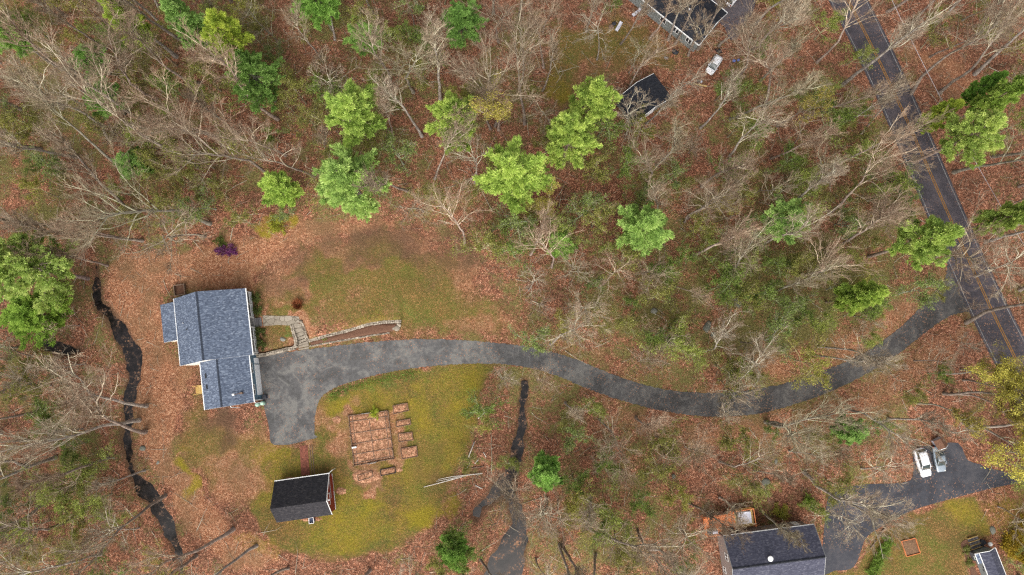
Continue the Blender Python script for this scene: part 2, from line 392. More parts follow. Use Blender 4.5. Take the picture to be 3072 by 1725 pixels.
t = NT('dry_leaf_fill'); cc = t.vor(7.0); q_ = t.n('ShaderNodeSeparateColor'); t.put(q_.inputs[0], cc)
lf_ = t.ramp(q_.outputs[0], [(0, srgb(92, 62, 46)), (.4, srgb(150, 104, 78)), (1, srgb(200, 156, 126))])
lf_ = t.mix(t.ramp(t.noise(.9, 5, .7), [(.4, 0.0), (.62, .7)]), lf_, srgb(104, 76, 56)); lf_ = t.mix(t.ramp(t.noise(2.2, 4, .7), [(.56, 0.0), (.66, .7)]), lf_, srgb(84, 76, 46))
M['leaffill'] = t.fin(lf_, .95, .1)
M['carwhite'] = mottle('white_car_paint', srgb(209, 209, 214), srgb(224, 224, 227), .8, .25, .5, 0)
M['carsilver'] = mottle('silver_car_paint', srgb(123, 134, 144), srgb(144, 153, 162), .8, .3, .5, 0, .3)
M['carglass'] = glassy('car_glass', srgb(56, 66, 66))
M['rubber'] = mottle('black_rubber', (.012, .012, .012, 1), (.03, .03, .03, 1), 4)
M['rim'] = mottle('wheel_alloy', srgb(130, 130, 132), srgb(170, 170, 172), 4, .4, .5, 0, .6)
M['lamp'] = mottle('lamp_lens', srgb(196, 196, 190), srgb(226, 226, 220), 4, .2, .5, 0)
M['redlamp'] = mottle('red_lamp_lens', srgb(120, 20, 18), srgb(160, 30, 26), 4, .2, .5, 0)
M['black'] = mottle('black_plastic', (.012, .013, .016, 1), (.04, .042, .05, 1), 5, .6)
M['navy'] = mottle('dark_blue_plastic', srgb(36, 46, 66), srgb(56, 66, 90), 5, .5)
M['tarp'] = mottle('blue_tarp', srgb(70, 84, 140), srgb(110, 124, 176), 3, .6)
M['orange'] = mottle('orange_plastic', srgb(190, 88, 30), srgb(222, 116, 50), 3, .6)
M['mint'] = mottle('pale_green_plastic', srgb(124, 157, 137), srgb(166, 191, 173), 2, .5)
M['dirtywhite'] = mottle('dirty_white_cover', srgb(148, 148, 160), srgb(190, 190, 197), 1.5, .6)
M['metalgrey'] = mottle('grey_metal', srgb(112, 112, 112), srgb(160, 160, 158), 4, .5, .5, .05, .4)
M['birch'] = mottle('birch_bark', srgb(164, 155, 144), srgb(206, 199, 190), 3)
M['bark'] = bark_material('tree_bark', srgb(121, 112, 106), srgb(167, 158, 148), srgb(110, 92, 83), srgb(136, 120, 107))
M['limb'] = bark_material('limb_bark', srgb(146, 136, 118), srgb(206, 200, 178), srgb(130, 112, 96), srgb(168, 152, 131))
M['pinebark'] = bark_material('pine_bark', srgb(112, 100, 96), srgb(150, 138, 132), srgb(112, 94, 82), srgb(134, 114, 98))
M['needle'] = leaf_material('pine_needles', srgb(103, 133, 66), srgb(162, 189, 102), srgb(210, 225, 142), .42)
M['leaf'] = leaf_material('fresh_leaves', srgb(104, 110, 60), srgb(146, 148, 86), srgb(184, 182, 118), .42)
M['petal'] = leaf_material('purple_petals', srgb(76, 39, 67), srgb(110, 56, 103), srgb(141, 79, 130))
M['wire'] = mottle('grey_cable', srgb(150, 146, 150), srgb(186, 182, 186), 3, .5)

# ------------------------------------------------------------------ ground plan (metres)
drive_up = [(645, 893), (770, 880), (860, 868), (960, 858), (1050, 853), (1150, 855), (1250, 863), (1350, 876), (1450, 905), (1550, 945), (1650, 975), (1750, 988), (1850, 985), (1950, 970), (2050, 940), (2150, 900), (2230, 850), (2290, 800), (2340, 745), (2375, 705), (2390, 660), (2440, 700)]
drive_lo = [(2470, 785), (2425, 785), (2380, 800), (2330, 835), (2260, 890), (2180, 940), (2100, 980), (2020, 1010), (1920, 1038), (1830, 1048), (1750, 1045), (1650, 1030), (1550, 1003), (1470, 975), (1400, 945), (1330, 925), (1250, 915), (1150, 916), (1050, 925), (950, 942), (870, 965), (825, 985), (803, 1008), (793, 1045), (791, 1103)]
drive_poly = catmull([V(*p) for p in drive_up], 4) + catmull([V(*p) for p in drive_lo], 4) + [V(690, 1119), V(676, 1065), V(662, 1010)]
lw = [c7(*p) for p in [(470, 0), (520, 95), (600, 240), (715, 460), (810, 660), (905, 900), (1000, 1120), (1070, 1290)]] + [c4b(*p) for p in [(1215, 190), (1330, 450), (1440, 670), (1560, 960), (1680, 1200), (1760, 1370)]]
rw = [c7(*p) for p in [(735, 0), (830, 180), (935, 400), (1030, 600), (1115, 790), (1210, 1030), (1300, 1220), (1395, 1446)]] + [c4b(*p) for p in [(1530, 300), (1670, 600), (1800, 880), (1931, 1130)]]
cw = [c7(*p) for p in [(600, 0), (850, 480), (1000, 800), (1170, 1190), (1275, 1430)]] + [c4b(*p) for p in [(1480, 440), (1710, 930), (1890, 1310)]]
def fitxy(pts, deg=3):
    a = np.array(pts); return np.poly1d(np.polyfit(a[:, 1], a[:, 0], deg))
FL, FR, FC = fitxy(lw), fitxy(rw), fitxy(cw)
def along(F, y):
    y0, y1 = -8.0, 66.0
    if y > y1: return float(F(y1) + F.deriv()(y1) * (y - y1))
    if y < y0: return float(F(y0) + F.deriv()(y0) * (y - y0))
    return float(F(y))
road_ys = np.linspace(170, -90, 105)
road_l = [(along(FL, y) - .45, y) for y in road_ys]; road_r = [(along(FR, y) + .45, y) for y in road_ys]
road_poly = road_l + road_r[::-1]
nbr_poly = catmull([c8(*p) for p in [(-60, 900), (-20, 850), (60, 790), (250, 760), (500, 750), (590, 700), (600, 500), (740, 470), (930, 450), (1000, 575), (1100, 612), (1165, 640), (1428, 690), (1700, 690), (1700, 735), (1428, 747), (1150, 800), (810, 890), (580, 960), (390, 1060), (250, 1150), (205, 1240), (175, 1330), (120, 1400), (0, 1412), (-95, 1405)]], 3, True)
pad_poly = catmull([c6t(*p) for p in [(1480, -250), (1850, -250), (1840, 0), (1800, 120), (1730, 230), (1690, 300), (1640, 290), (1600, 200), (1560, 140)]], 4, True)
# raised front lawn held by the stone walls
wall_pts = [c1(1100, 812), c1(1200, 797), c1(1300, 772), c1(1400, 748), c1(1462, 738)]
plant_up = [c2(645, 388, .5), c2(830, 333, .5), c2(1000, 292, .5), c2(1200, 232, .5), c2(1350, 207, .5), c2(1510, 205, .3)]
plant_lo = [c2(655, 437), c2(850, 402), c2(1100, 360), c2(1250, 333), c2(1400, 315), c2(1480, 268), c2(1515, 222)]
_wx = np.array([-75, wall_pts[0][0] - .5] + [p[0] for p in wall_pts] + [p[0] for p in plant_up] + [-17, 10])
_wy = np.array([3, wall_pts[0][1]] + [p[1] for p in wall_pts] + [p[1] - .1 for p in plant_up] + [plant_up[-1][1] + .5, plant_up[-1][1] + 3])
STEP_X0, STEP_X1 = c1(1462, 600)[0], c1(1600, 600)[0]
left_stream = [(725, 560, 14), (725, 620, 22), (732, 740, 34), (745, 850, 52), (830, 935, 60), (900, 1040, 66), (950, 1130, 76), (985, 1200, 72), (1002, 1290, 66), (1000, 1380, 52), (985, 1460, 44)]
ls = [c1L(x, y) + (w_ * .3977 / 17.2,) for x, y, w_ in left_stream]
ls += [c5(x, y) + (w_ * .3977 / 17.2,) for x, y, w_ in [(970, 150, 40), (958, 280, 42), (942, 400, 46), (960, 520, 40), (985, 640, 40), (1005, 700, 42), (1085, 790, 62), (1150, 870, 58), (1205, 980, 48), (1270, 1090, 52), (1310, 1180, 36), (1350, 1300, 26), (1370, 1440, 20)]]
cs_ = [c6(x, y) + (w_ * .3977 / 17.2,) for x, y, w_ in [(942, -20, 26), (935, 80, 28), (922, 200, 32), (920, 330, 32), (900, 420, 42), (885, 520, 50), (860, 640, 66), (790, 750, 88), (700, 850, 70), (610, 930, 52), (580, 1010, 44)]]
cs2 = [c6(x, y) + (w_ * .3977 / 17.2,) for x, y, w_ in [(800, 780, 60), (860, 900, 60), (895, 1060, 52), (870, 1180, 96), (830, 1290, 130), (780, 1400, 150), (760, 1500, 160)]]
pud = [c1L(x, y) + (w_ * .3977 / 17.2,) for x, y, w_ in [(290, 1110, 26), (370, 1160, 46), (480, 1200, 40), (590, 1190, 20)]]
STREAMS = [ls, cs_, cs2, pud]
STREAMS = [[(x, y, w_ * f_) for x, y, w_ in st] for st, f_ in zip(STREAMS, (.74, .7, .84, .9))]; ls, cs_, cs2, pud = STREAMS
def hgt(X, Y):
    X = np.asarray(X, float); Y = np.asarray(Y, float)
    wy = np.interp(X, _wx, _wy); d = Y - wy
    wd = np.where(X < -46, 9.0, np.where((X > STEP_X0) & (X < STEP_X1), 5.0, np.where(X > _wx[-3], 6.0, .7)))
    h = .9 * sstep(d / wd) * sstep((-10 - X) / 16) * sstep((62 - Y) / 40) * sstep((X + 76) / 16)
    h = h + .45 * sstep((-24 - X) / 3) * 0
    for st in STREAMS:
        dd = pline_d(X, Y, st) + 1.7 * (fbm(X, Y, 2.4, 77) - .52) + 1.1 * (fbm(X, Y, 8, 91) - .5); h = h - .55 * sstep((.55 - dd) / 1.1)
    return h
def h1(x, y): return float(hgt(np.array([x]), np.array([y]))[0])
def G(px, py, f=P):
    z = 0.0
    for _ in range(3):
        x, y = f(px, py, z); z = h1(x, y)
    return (x, y, z)

lawn_up = [V(*p) for p in [(640, 720), (655, 660), (700, 625), (760, 592), (900, 566), (1000, 560), (1110, 600), (1185, 640), (1225, 700), (1265, 750), (1300, 795), (1290, 858), (1200, 860), (1050, 853), (960, 858), (780, 872), (650, 890), (640, 770)]]
lawn_lo = [V(*p) for p in [(800, 1010), (850, 975), (1000, 940), (1150, 920), (1238, 920), (1232, 960), (1195, 1000), (1172, 1080), (1160, 1130), (1140, 1190), (1130, 1260), (1085, 1330), (1000, 1370), (900, 1400), (800, 1412), (720, 1395), (660, 1330), (620, 1250), (640, 1180), (700, 1125), (790, 1105)]]
lawn_west = [V(*p) for p in [(455, 940), (500, 1000), (560, 1040), (690, 1110), (650, 1240), (620, 1280), (500, 1240), (440, 1150), (440, 1040)]]
lawn_se = [c8(*p) for p in [(580, 968), (1060, 845), (1130, 1000), (1180, 1180), (960, 1200), (955, 1500), (-100, 1500), (-60, 1420), (130, 1405), (220, 1330), (300, 1180), (420, 1120), (500, 1080)]]
olive_top = [V(*p) for p in [(1385, 60), (1480, 50), (1560, 20), (1660, 100), (1700, 160), (1560, 180), (1470, 200), (1440, 285), (1375, 290), (1360, 200)]]
bright_w = [V(*p) for p in [(285, 690), (330, 640), (460, 640), (520, 600), (640, 610), (760, 560), (960, 545), (1000, 560), (800, 590), (700, 630), (640, 690), (640, 730), (600, 722), (440, 730), (400, 770), (420, 880), (500, 930), (490, 960), (455, 980), (440, 1020), (430, 1140), (520, 1270), (640, 1350), (700, 1420), (640, 1460), (560, 1420), (440, 1290), (345, 1120), (345, 900), (300, 790)]]
bright_w2 = [V(*p) for p in [(470, 1050), (560, 1060), (690, 1110), (660, 1180), (600, 1270), (530, 1230), (470, 1130)]]
bright_e = [V(*p) for p in [(2090, 870), (2200, 770), (2330, 700), (2385, 670), (2370, 720), (2290, 800), (2200, 870), (2100, 910), (2000, 950), (1850, 980), (1760, 975), (1900, 900), (2000, 870)]]
bright_s = [V(*p) for p in [(1480, 985), (1640, 1035), (1800, 1055), (1930, 1040), (2080, 1000), (2220, 930), (2330, 850), (2420, 800), (2440, 900), (2300, 980), (2200, 1060), (2000, 1130), (1800, 1130), (1600, 1090), (1500, 1060)]]
bright_n = [V(*p) for p in [(1300, 800), (1420, 850), (1500, 880), (1560, 905), (1640, 950), (1520, 920), (1380, 870), (1290, 858)]]
bright_t = [V(*p) for p in [(690, 60), (720, 20), (800, 60), (770, 160), (740, 260), (700, 330), (740, 160)]]
bright_m = [V(*p) for p in [(1560, 330), (1640, 380), (1620, 470), (1580, 520), (1540, 450)]]
bright_r = [V(*p) for p in [(2260, 60), (2420, 150), (2560, 200), (2560, 330), (2480, 280), (2380, 250), (2260, 130)]]
E_ = lambda x, y, rx, ry, v=1.0: (V(x, y), rx * 1.19255 / 17.2, ry * 1.19255 / 17.2, v)
moss_spots = [E_(1075, 1010, 45, 70, .8), E_(1050, 1295, 75, 45, 1.0), E_(900, 1270, 60, 40, .8), E_(880, 1350, 110, 40, .7), E_(700, 1150, 35, 45, .6), E_(660, 1350, 40, 30, .5), E_(1000, 1110, 14, 120, .6), E_(700, 575, 32, 16, .9), E_(960, 1280, 70, 40, .4), E_(820, 1150, 40, 40, .4), E_(1420, 200, 35, 60, .7), E_(480, 1190, 22, 50, .9), E_(900, 690, 110, 60, .3), E_(950, 800, 120, 30, .45), E_(1180, 790, 60, 40, .35), E_(2480, 1300, 90, 60, .6), E_(2290, 1400, 60, 30, .4), E_(1040, 975, 90, 20, .3), E_(1140, 1030, 20, 90, .4), E_(2540, 1290, 60, 120, .5)]
green_spots = [E_(900, 800, 120, 40, .3), E_(1230, 800, 60, 40, .45), E_(920, 700, 90, 40, .25), E_(1100, 980, 80, 60, .3), E_(900, 968, 60, 9, .6), E_(985, 945, 60, 8, .6), E_(840, 990, 25, 8, .8), E_(1060, 790, 60, 30, .5), E_(1120, 815, 50, 30, .45), E_(1045, 1090, 12, 18, .7), E_(725, 825, 12, 10, .9), E_(725, 770, 9, 8, .7), E_(1240, 930, 40, 20, .4), E_(1100, 1330, 30, 20, .3), E_(830, 1330, 30, 30, .3), E_(1200, 960, 30, 30, .3), E_(820, 1080, 20, 20, .3), E_(860, 1200, 12, 50, .5), E_(2330, 1350, 30, 60, .4), E_(1010, 680, 60, 30, .3)]
dirt_spots = [E_(860, 1100, 30, 60, .35), E_(1110, 1120, 40, 60, .35), E_(1090, 1230, 40, 40, .4), E_(960, 615, 240, 60, .8), E_(1140, 650, 90, 70, .7), E_(740, 670, 100, 70, .75), E_(1040, 700, 90, 30, .35), E_(680, 700, 60, 60, .6), E_(1230, 740, 50, 60, .5), E_(1090, 1190, 60, 80, .5), E_(580, 1070, 60, 40, 1.0), E_(600, 1110, 24, 30, .8), E_(1100, 1160, 40, 60, .5), E_(700, 740, 40, 25, .5), E_(430, 1000, 14, 110, .5), E_(1450, 30, 60, 40, .5), E_(1700, 190, 100, 40, .4), E_(2000, 1290, 90, 30, .5), E_(2250, 1400, 60, 20, .2)]
leaf_spots = [E_(600, 1190, 70, 60, .6), E_(845, 1110, 45, 80, .55), E_(800, 600, 110, 25, .6), E_(700, 700, 60, 40, .6), E_(960, 660, 60, 20, .4), E_(1250, 800, 40, 40, .5), E_(860, 640, 80, 30, .5), E_(1050, 600, 60, 25, .55), E_(720, 640, 50, 40, .65), E_(1180, 690, 40, 40, .5), E_(1000, 760, 30, 30, .35), E_(940, 1110, 75, 80, .55), E_(915, 1190, 55, 26, .85), E_(1012, 1080, 30, 75, .5), E_(1025, 1135, 28, 22, .7), E_(845, 1052, 20, 18, .8), E_(840, 1130, 30, 40, .45), E_(910, 1235, 22, 16, .8), E_(880, 1010, 50, 18, .4), E_(1150, 800, 60, 30, .45), E_(1190, 830, 50, 30, .5), E_(770, 700, 40, 30, .6), E_(770, 650, 30, 12, .7), E_(880, 840, 90, 12, .4), E_(740, 740, 60, 20, .5), E_(660, 790, 16, 60, .8), E_(770, 810, 14, 40, .8), E_(730, 850, 12, 14, .8)]

def axis(lo, hi, dl, dh, st):
    core = np.arange(dl, dh + 1e-6, st); n = 14
    a = dl - np.geomspace(st * 2, dl - lo, n)[::-1]; b = dh + np.geomspace(st * 2, hi - dh, n)
    return np.concatenate([a, core, b])
def make_ground():
    xs = axis(-700, 700, -105, 105, .42); ys = axis(-600, 800, -48, 78, .42)
    X, Y = np.meshgrid(xs, ys); X = X.ravel(); Y = Y.ravel()
    Z = hgt(X, Y)
    m = lambda polys, soft: np.max([np.clip(.5 + sdist(X, Y, p) / (2 * soft), 0, 1) for p in polys], axis=0)
    def spots(lst):
        o = np.zeros(X.shape)
        for (cx, cy), rx, ry, v in lst:
            d = np.sqrt(((X - cx) / rx) ** 2 + ((Y - cy) / ry) ** 2); o = np.maximum(o, v * np.clip(1.5 - d, 0, 1))
        return o
    X0, Y0 = X, Y
    X = X0 + 5 * (fbm(X0, Y0, 7, 5) - .5); Y = Y0 + 5 * (fbm(X0, Y0, 7, 15) - .5)      # ragged, natural borders
    lawn = np.maximum(m([lawn_up], 5.0) * (.38 + .58 * fbm(X0, Y0, 8, 61)), m([lawn_lo, lawn_se], 1.3) * (.72 + .5 * fbm(X0, Y0, 6, 63))); lawn = np.maximum(lawn, .6 * m([lawn_west], 3)); lawn = np.maximum(lawn, .72 * m([olive_top], 3))
    bright = np.maximum(m([bright_w], 1.6), .8 * m([bright_w2, bright_e], 2.5)); bright = np.maximum(bright, .6 * m([bright_s, bright_n, bright_t, bright_m, bright_r], 3))
    lawnlo = m([lawn_lo], 2); X = X0 + 9 * (fbm(X0, Y0, 5, 25) - .5); Y = Y0 + 9 * (fbm(X0, Y0, 5, 35) - .5); drift = spots(leaf_spots); mossv, greenv = spots(moss_spots) * (.5 + .8 * fbm(X0, Y0, 3, 51)), spots(green_spots)
    dirt = spots(dirt_spots) * (.45 + .9 * fbm(X0, Y0, 4, 31)); X, Y = X0, Y0
    dd = np.min([pline_d(X, Y, s) for s in STREAMS], axis=0)
    dirt = np.maximum(dirt, np.clip(.9 - dd / 1.1, 0, .9))
    rd = sdist(X, Y, road_poly); dirt = np.maximum(dirt, np.clip(.5 + rd / 2.5, 0, .5))
    # olive undergrowth: stronger in the north, east middle and south-west woods
    ol = .37 + .5 * (fbm(X, Y, 16, 41) - .5)
    for (cx, cy, r, v) in [(-75, 45, 45, .2), (-20, 50, 25, .12), (45, 20, 26, .22), (20, 5, 16, .25), (-70, -25, 22, .1), (10, -28, 18, .2), (30, -15, 16, .0), (55, 5, 18, .2), (80, 45, 25, -.12)]:
        ol = ol + v * np.exp(-((X - cx) ** 2 + (Y - cy) ** 2) / r ** 2)
    nx, ny = len(xs), len(ys)
    i = np.arange(nx - 1); j = np.arange(ny - 1); I, J = np.meshgrid(i, j); a = (J * nx + I).ravel()
    q = np.stack([a, a + 1, a + nx + 1, a + nx], 1)
    me = np_mesh('forest_floor', np.stack([X, Y, Z], 1), q, M['ground'], dict(lawn=lawn, bright=bright, moss=np.maximum(mossv, .62 * lawnlo * fbm(X, Y, 7, 71) * 1.7), green=greenv, dirt=dirt, olive=ol, drift=drift), True)
    return tag(link('ground', me), 'leaf covered ground with mossy lawns around the house and barn', kind='structure')
make_ground()

def sheet(name, poly, z, mat, th=.08, kind='structure', label=None):
    bm = bmesh.new(); top = [bm.verts.new((p[0], p[1], z)) for p in poly]; f = bm.faces.new(top)
    bm.normal_update()
    if f.normal.z < 0: f.normal_flip()
    bot = bmesh.ops.extrude_face_region(bm, geom=[f]); vs = [g for g in bot['geom'] if isinstance(g, bmesh.types.BMVert)]
    for v in top: v.co.z = z - th
    bmesh.ops.triangulate(bm, faces=[f for f in bm.faces if len(f.verts) > 4]); bmesh.ops.recalc_face_normals(bm, faces=bm.faces)
    me = D.meshes.new(name); bm.to_mesh(me); bm.free(); me.materials.append(mat)
    return tag(link(name, me), label, kind=kind)
_r = random.Random(2); drive_poly = catmull(drive_poly, 5, True)[:]; drive_poly = [(x + _r.uniform(-.1, .1), y + _r.uniform(-.1, .1)) for x, y in drive_poly]
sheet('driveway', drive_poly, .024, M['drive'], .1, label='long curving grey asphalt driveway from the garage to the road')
sheet('road', road_poly, .03, M['road'], .1, label='two lane dark asphalt road through the woods')
sheet('neighbour_driveway', nbr_poly, .022, M['bluedrive'], .1, label='dark blue asphalt driveway beside the dark roofed house')
sheet('parking_pad', pad_poly, .022, M['pad'], .1, label='grey asphalt pad behind the house at the top edge')
def strip(fn, y0, y1, w_, off, z, mb, n=90):
    ys = np.linspace(y0, y1, n); L = [(along(fn, y) + off - w_ / 2, y, z) for y in ys]; R = [(along(fn, y) + off + w_ / 2, y, z) for y in ys]
    mb.add(L + R, [(i, n + i, n + i + 1, i + 1) for i in range(n - 1)])
for fn, nm in ((FL, 0), (FR, 1)):
    mb = MB(); strip(fn, 165, -85, .11, 0, .0345, mb); tag(mb.build('edge_line', M['line_white']), 'white edge line painted along the %s side of the road' % ('west' if nm == 0 else 'east'), kind='structure')
mb = MB(); strip(FC, 165, -85, .15, -.17, .0345, mb); strip(FC, 165, -85, .15, .17, .0345, mb)
tag(mb.build('centre_line', M['line_yellow']), 'double yellow line down the middle of the road', kind='structure')
for st, lab in ((ls, 'narrow dark stream west of the house'), (cs_, 'shallow brook widening into a pond south of the driveway'), (cs2, 'murky pond at the bottom edge of the photograph'), (pud, 'dark puddle in the woods at the left')):
    L, R = [], []; pts = catmull(st, 5)
    for i, p in enumerate(pts):
        a, b = np.array(pts[max(i - 1, 0)][:2]), np.array(pts[min(i + 1, len(pts) - 1)][:2]); d = (b - a) / (np.linalg.norm(b - a) + 1e-9)
        n_ = np.array([-d[1], d[0]]) * (p[2] + 2.4); zz = -.22 - (.012 if st is cs2 else 0)
        L.append((p[0] + n_[0], p[1] + n_[1], zz)); R.append((p[0] - n_[0], p[1] - n_[1], zz))
    mb = MB(); k = len(L); mb.add(L + R, [(i, i + 1, k + i + 1, k + i) for i in range(k - 1)]); tag(mb.build('stream', M['water']), lab, kind='structure')

# flagstone walk, brick path, drop of mulch
walk = [c1(*p, .95) for p in [(1140, 415), (1290, 420), (1425, 418), (1500, 428), (1512, 470), (1500, 492), (1430, 500), (1420, 515), (1290, 508), (1150, 520), (1145, 470)]]
sheet('path', walk, .945, M['flag'], .12, label='pale flagstone walk from the porch steps to the stone steps')
sheet('gravel_path', [c3(*p) for p in [(478, 545), (560, 535), (585, 845), (495, 850)]], .03, M['brick'], .08, label='brick red path from the driveway to the barn')
mb = MB()
for a, b in (((583, 530), (608, 845)), ((606, 528), (634, 842))):
    p, q = c3(*a), c3(*b); mb = MB(); mb.tube([(p[0], p[1], .06), (q[0], q[1], .06)], .06, 4)
    tag(mb.build('path_edging', M['oldwood']), 'timber edging strip beside the brick red path, %s' % ('inner one' if a[0] == 583 else 'outer right one'), 'edging', 'path edging strips')

# ------------------------------------------------------------------ buildings
def gable_roof(parent, prof, a0, a1, mat, axis='y', th=.16, name='roof'):
    """prof = eave, ridge, eave as (h, z): two slabs in one roof mesh"""
    (h0, z0), (hr, zr), (h1_, z1) = prof
    mb = MB(); mb.extrude([(h0, z0), (hr, zr), (h1_, z1), (h1_, z1 - th), (hr, zr - th), (h0, z0 - th)], a0, a1, axis)
    return mb.build(name, mat, parent)
def window(parent, plane, a0, a1, z0, z1, out=.05, glass='glass', frame='white', mull=True):
    """plane = ('x', x, sign) or ('y', y, sign): framed window on that wall face"""
    ax, p, sg = plane; f = MB(); g = MB(); t_ = .09
    def bx(mb, b0, b1, c0, c1_, d):
        lo, hi = sorted((p, p + sg * d))
        (mb.box(lo, hi, b0, b1, c0, c1_) if ax == 'x' else mb.box(b0, b1, lo, hi, c0, c1_))
    bx(f, a0, a1, z0, z0 + t_, out); bx(f, a0, a1, z1 - t_, z1, out); bx(f, a0, a0 + t_, z0 + t_, z1 - t_, out); bx(f, a1 - t_, a1, z0 + t_, z1 - t_, out)
    if mull: bx(f, (a0 + a1) / 2 - .07, (a0 + a1) / 2 + .07, z0 + t_, z1 - t_, out)
    fr = f.build('window', M[frame], parent); bx(g, a0 + t_ / 2, a1 - t_ / 2, z0 + t_ / 2, z1 - t_ / 2, out * .4); g.build('pane', M[glass], fr); return fr

HA = math.radians(8.86)
house = thing('house', 'large house with blue grey shingle roof, front porch and attached garage', 'house', (0, 0, 0), HA)
mb = MB(); mb.extrude([(-54.75, 0), (-54.75, 4.6), (-49.5, 8.05), (-45.3, 5.44), (-45.3, 0)], 8.755, 19.8); mb.build('wall', M['cream'], house)
mb = MB(); mb.extrude([(-51.45, 0), (-51.45, 4.65), (-47.85, 6.85), (-43.62, 4.2), (-43.62, 0)], 1.05, 9.02); mb.build('garage_wall', M['blue'], house)
mb = MB(); mb.extrude([(-57.85, 0), (-57.85, 3.0), (-54.77, 4.0), (-54.77, 0)], 13.4, 19.5); mb.build('addition_wall', M['cream'], house)
r = gable_roof(house, [(-54.95, 4.72), (-49.5, 8.3), (-42.95, 4.25)], 8.72, 20.15, M['roof'])
mb = MB()
for i in range(38):
    y = 8.74 + i * .3; mb.extrude([(-49.68, 8.23), (-49.5, 8.355 + .012 * (i % 2)), (-49.32, 8.23)], y, y + .29)
mb.build('ridge_cap', M['ridge'], r)
mb = MB(); mb.lathe([(.06, 0), (.06, .45)], 8, (-53.2, 15.6, 5.8)); mb.build('vent_pipe', M['white'], r)
mb = MB(); mb.lathe([(.07, 0), (.07, .3), (.12, .34), (.12, .4)], 8, (-52.4, 14.4, 6.35)); mb.build('vent_cap', M['black'], r)
r2 = gable_roof(house, [(-51.6, 4.82), (-47.85, 7.1), (-43.55, 4.38)], .82, 9.2, M['roof'], name='garage_roof')
mb = MB()
for i in range(27):
    y = .84 + i * .3; mb.extrude([(-48.02, 7.04), (-47.85, 7.155 + .012 * (i % 2)), (-47.68, 7.04)], y, y + .29)
mb.build('ridge_cap', M['ridge'], r2)
for y in (5.95, 4.1):
    mb = MB(); zc = lambda x: 4.82 + (x + 51.6) * 2.28 / 3.75
    mb.add([(x, yy, zc(x) + dz) for dz in (.0, .12) for x in (-50.75, -50.45) for yy in (y, y + .75)], [(0, 1, 3, 2), (4, 6, 7, 5), (0, 4, 5, 1), (2, 3, 7, 6), (0, 2, 6, 4), (1, 5, 7, 3)])
    mb.build('roof_vent', M['black'], r2)
mb = MB(); mb.extrude([(-58.08, 3.2), (-54.8, 4.28), (-54.8, 4.14), (-58.08, 3.06)], 13.2, 19.72); mb.build('addition_roof', M['roof'], house)
for b_ in ((-42.95, -42.81, 8.7, 20.17, 4.06, 4.24), (-55.05, -54.95, 8.7, 20.17, 4.52, 4.7), (-43.55, -43.42, .8, 8.68, 4.2, 4.38), (-51.72, -51.6, .8, 8.4, 4.64, 4.82)):
    mb = MB(); mb.box(*b_); mb.build('gutter', M['white'], house)
for xa, za, xb, zb, yy in [(-54.95, 4.72, -49.5, 8.3, 8.7), (-49.5, 8.3, -42.95, 4.25, 8.7), (-54.95, 4.72, -49.5, 8.3, 20.15), (-49.5, 8.3, -42.95, 4.25, 20.15), (-51.6, 4.82, -47.85, 7.1, .8), (-47.85, 7.1, -43.55, 4.38, .8), (-58.08, 3.2, -54.8, 4.28, 13.18)]:
    mb = MB(); mb.extrude([(xa, za - .165), (xb, zb - .165), (xb, zb - .34), (xa, za - .34)], yy + (.005 if yy < 15 else -.1), yy + (.05 if yy < 15 else -.05)); mb.build('rake_board', M['white'], house)
# porch under the front eave
mb = MB(); mb.box(-45.28, -43.05, 9.08, 19.8, 1.2, 1.38); mb.build('porch_floor', M['deckgrey'], house)
mb = MB(); mb.box(-43.32, -43.2, 9.1, 19.78, .6, 1.2); mb.build('porch_skirt', M['white'], house)
for y in (9.05, 11.3, 13.5, 15.25, 17.5, 19.68):
    mb = MB(); mb.box(-43.2, -43.06, y, y + .14, 1.38, 4.15); mb.build('porch_post', M['white'], house)
for a, b in ((9.2, 11.29), (11.45, 13.49), (15.4, 17.49), (17.65, 19.67)):
    mb = MB(); mb.box(-43.18, -43.08, a, b, 2.2, 2.29); mb.box(-43.16, -43.1, a, b, 1.5, 1.56); k = a + .12
    while k < b - .05: mb.box(-43.15, -43.11, k, k + .04, 1.56, 2.2); k += .15
    mb.build('porch_railing', M['white'], house)
mb = MB(); mb.box(-45.3, -45.24, 14.1, 15.1, 1.38, 3.45); mb.build('front_door', M['navy'], house)
for a in (10.2, 12.2, 16.2, 18.0): window(house, ('x', -45.3, 1), a, a + 1.2, 2.1, 3.5)
mb = MB()
for i in range(4): mb.box(-43.02 + i * .27, -42.76 + i * .27, 13.66, 15.2, .85, 1.28 - i * .1)
mb.build('porch_steps', M['treads'], house)
# garage front
mb = MB(); mb.box(-43.62, -43.55, 2.05, 7.05, .04, 2.1); gd = mb.build('garage_door', M['white_door'], house)
mb = MB(); mb.box(-43.62, -43.52, 1.93, 2.05, 0, 2.22); mb.box(-43.62, -43.52, 7.05, 7.17, 0, 2.22); mb.box(-43.62, -43.52, 2.05, 7.05, 2.1, 2.22); mb.build('door_frame', M['white'], house)
mb = MB(); mb.box(-43.62, -43.56, 7.36, 8.3, .05, 2.08); dd_ = mb.build('side_door', M['white_door'], house)
mb = MB(); mb.tube([(-43.5, 7.48, .98), (-43.5, 7.48, 1.08)], .03, 6); mb.build('handle', M['metalgrey'], dd_)
for a in (8.86, 1.03): mb = MB(); mb.box(-43.62, -43.53, a, a + .17, 0, 4.18); mb.build('corner_board', M['white'], house)
window(house, ('x', -43.62, 1), 5.7, 7.45, 3.1, 3.95); window(house, ('x', -43.62, 1), 2.05, 3.8, 3.1, 3.95)
window(house, ('x', -51.45, -1), 6.6, 7.6, 1.4, 2.6)
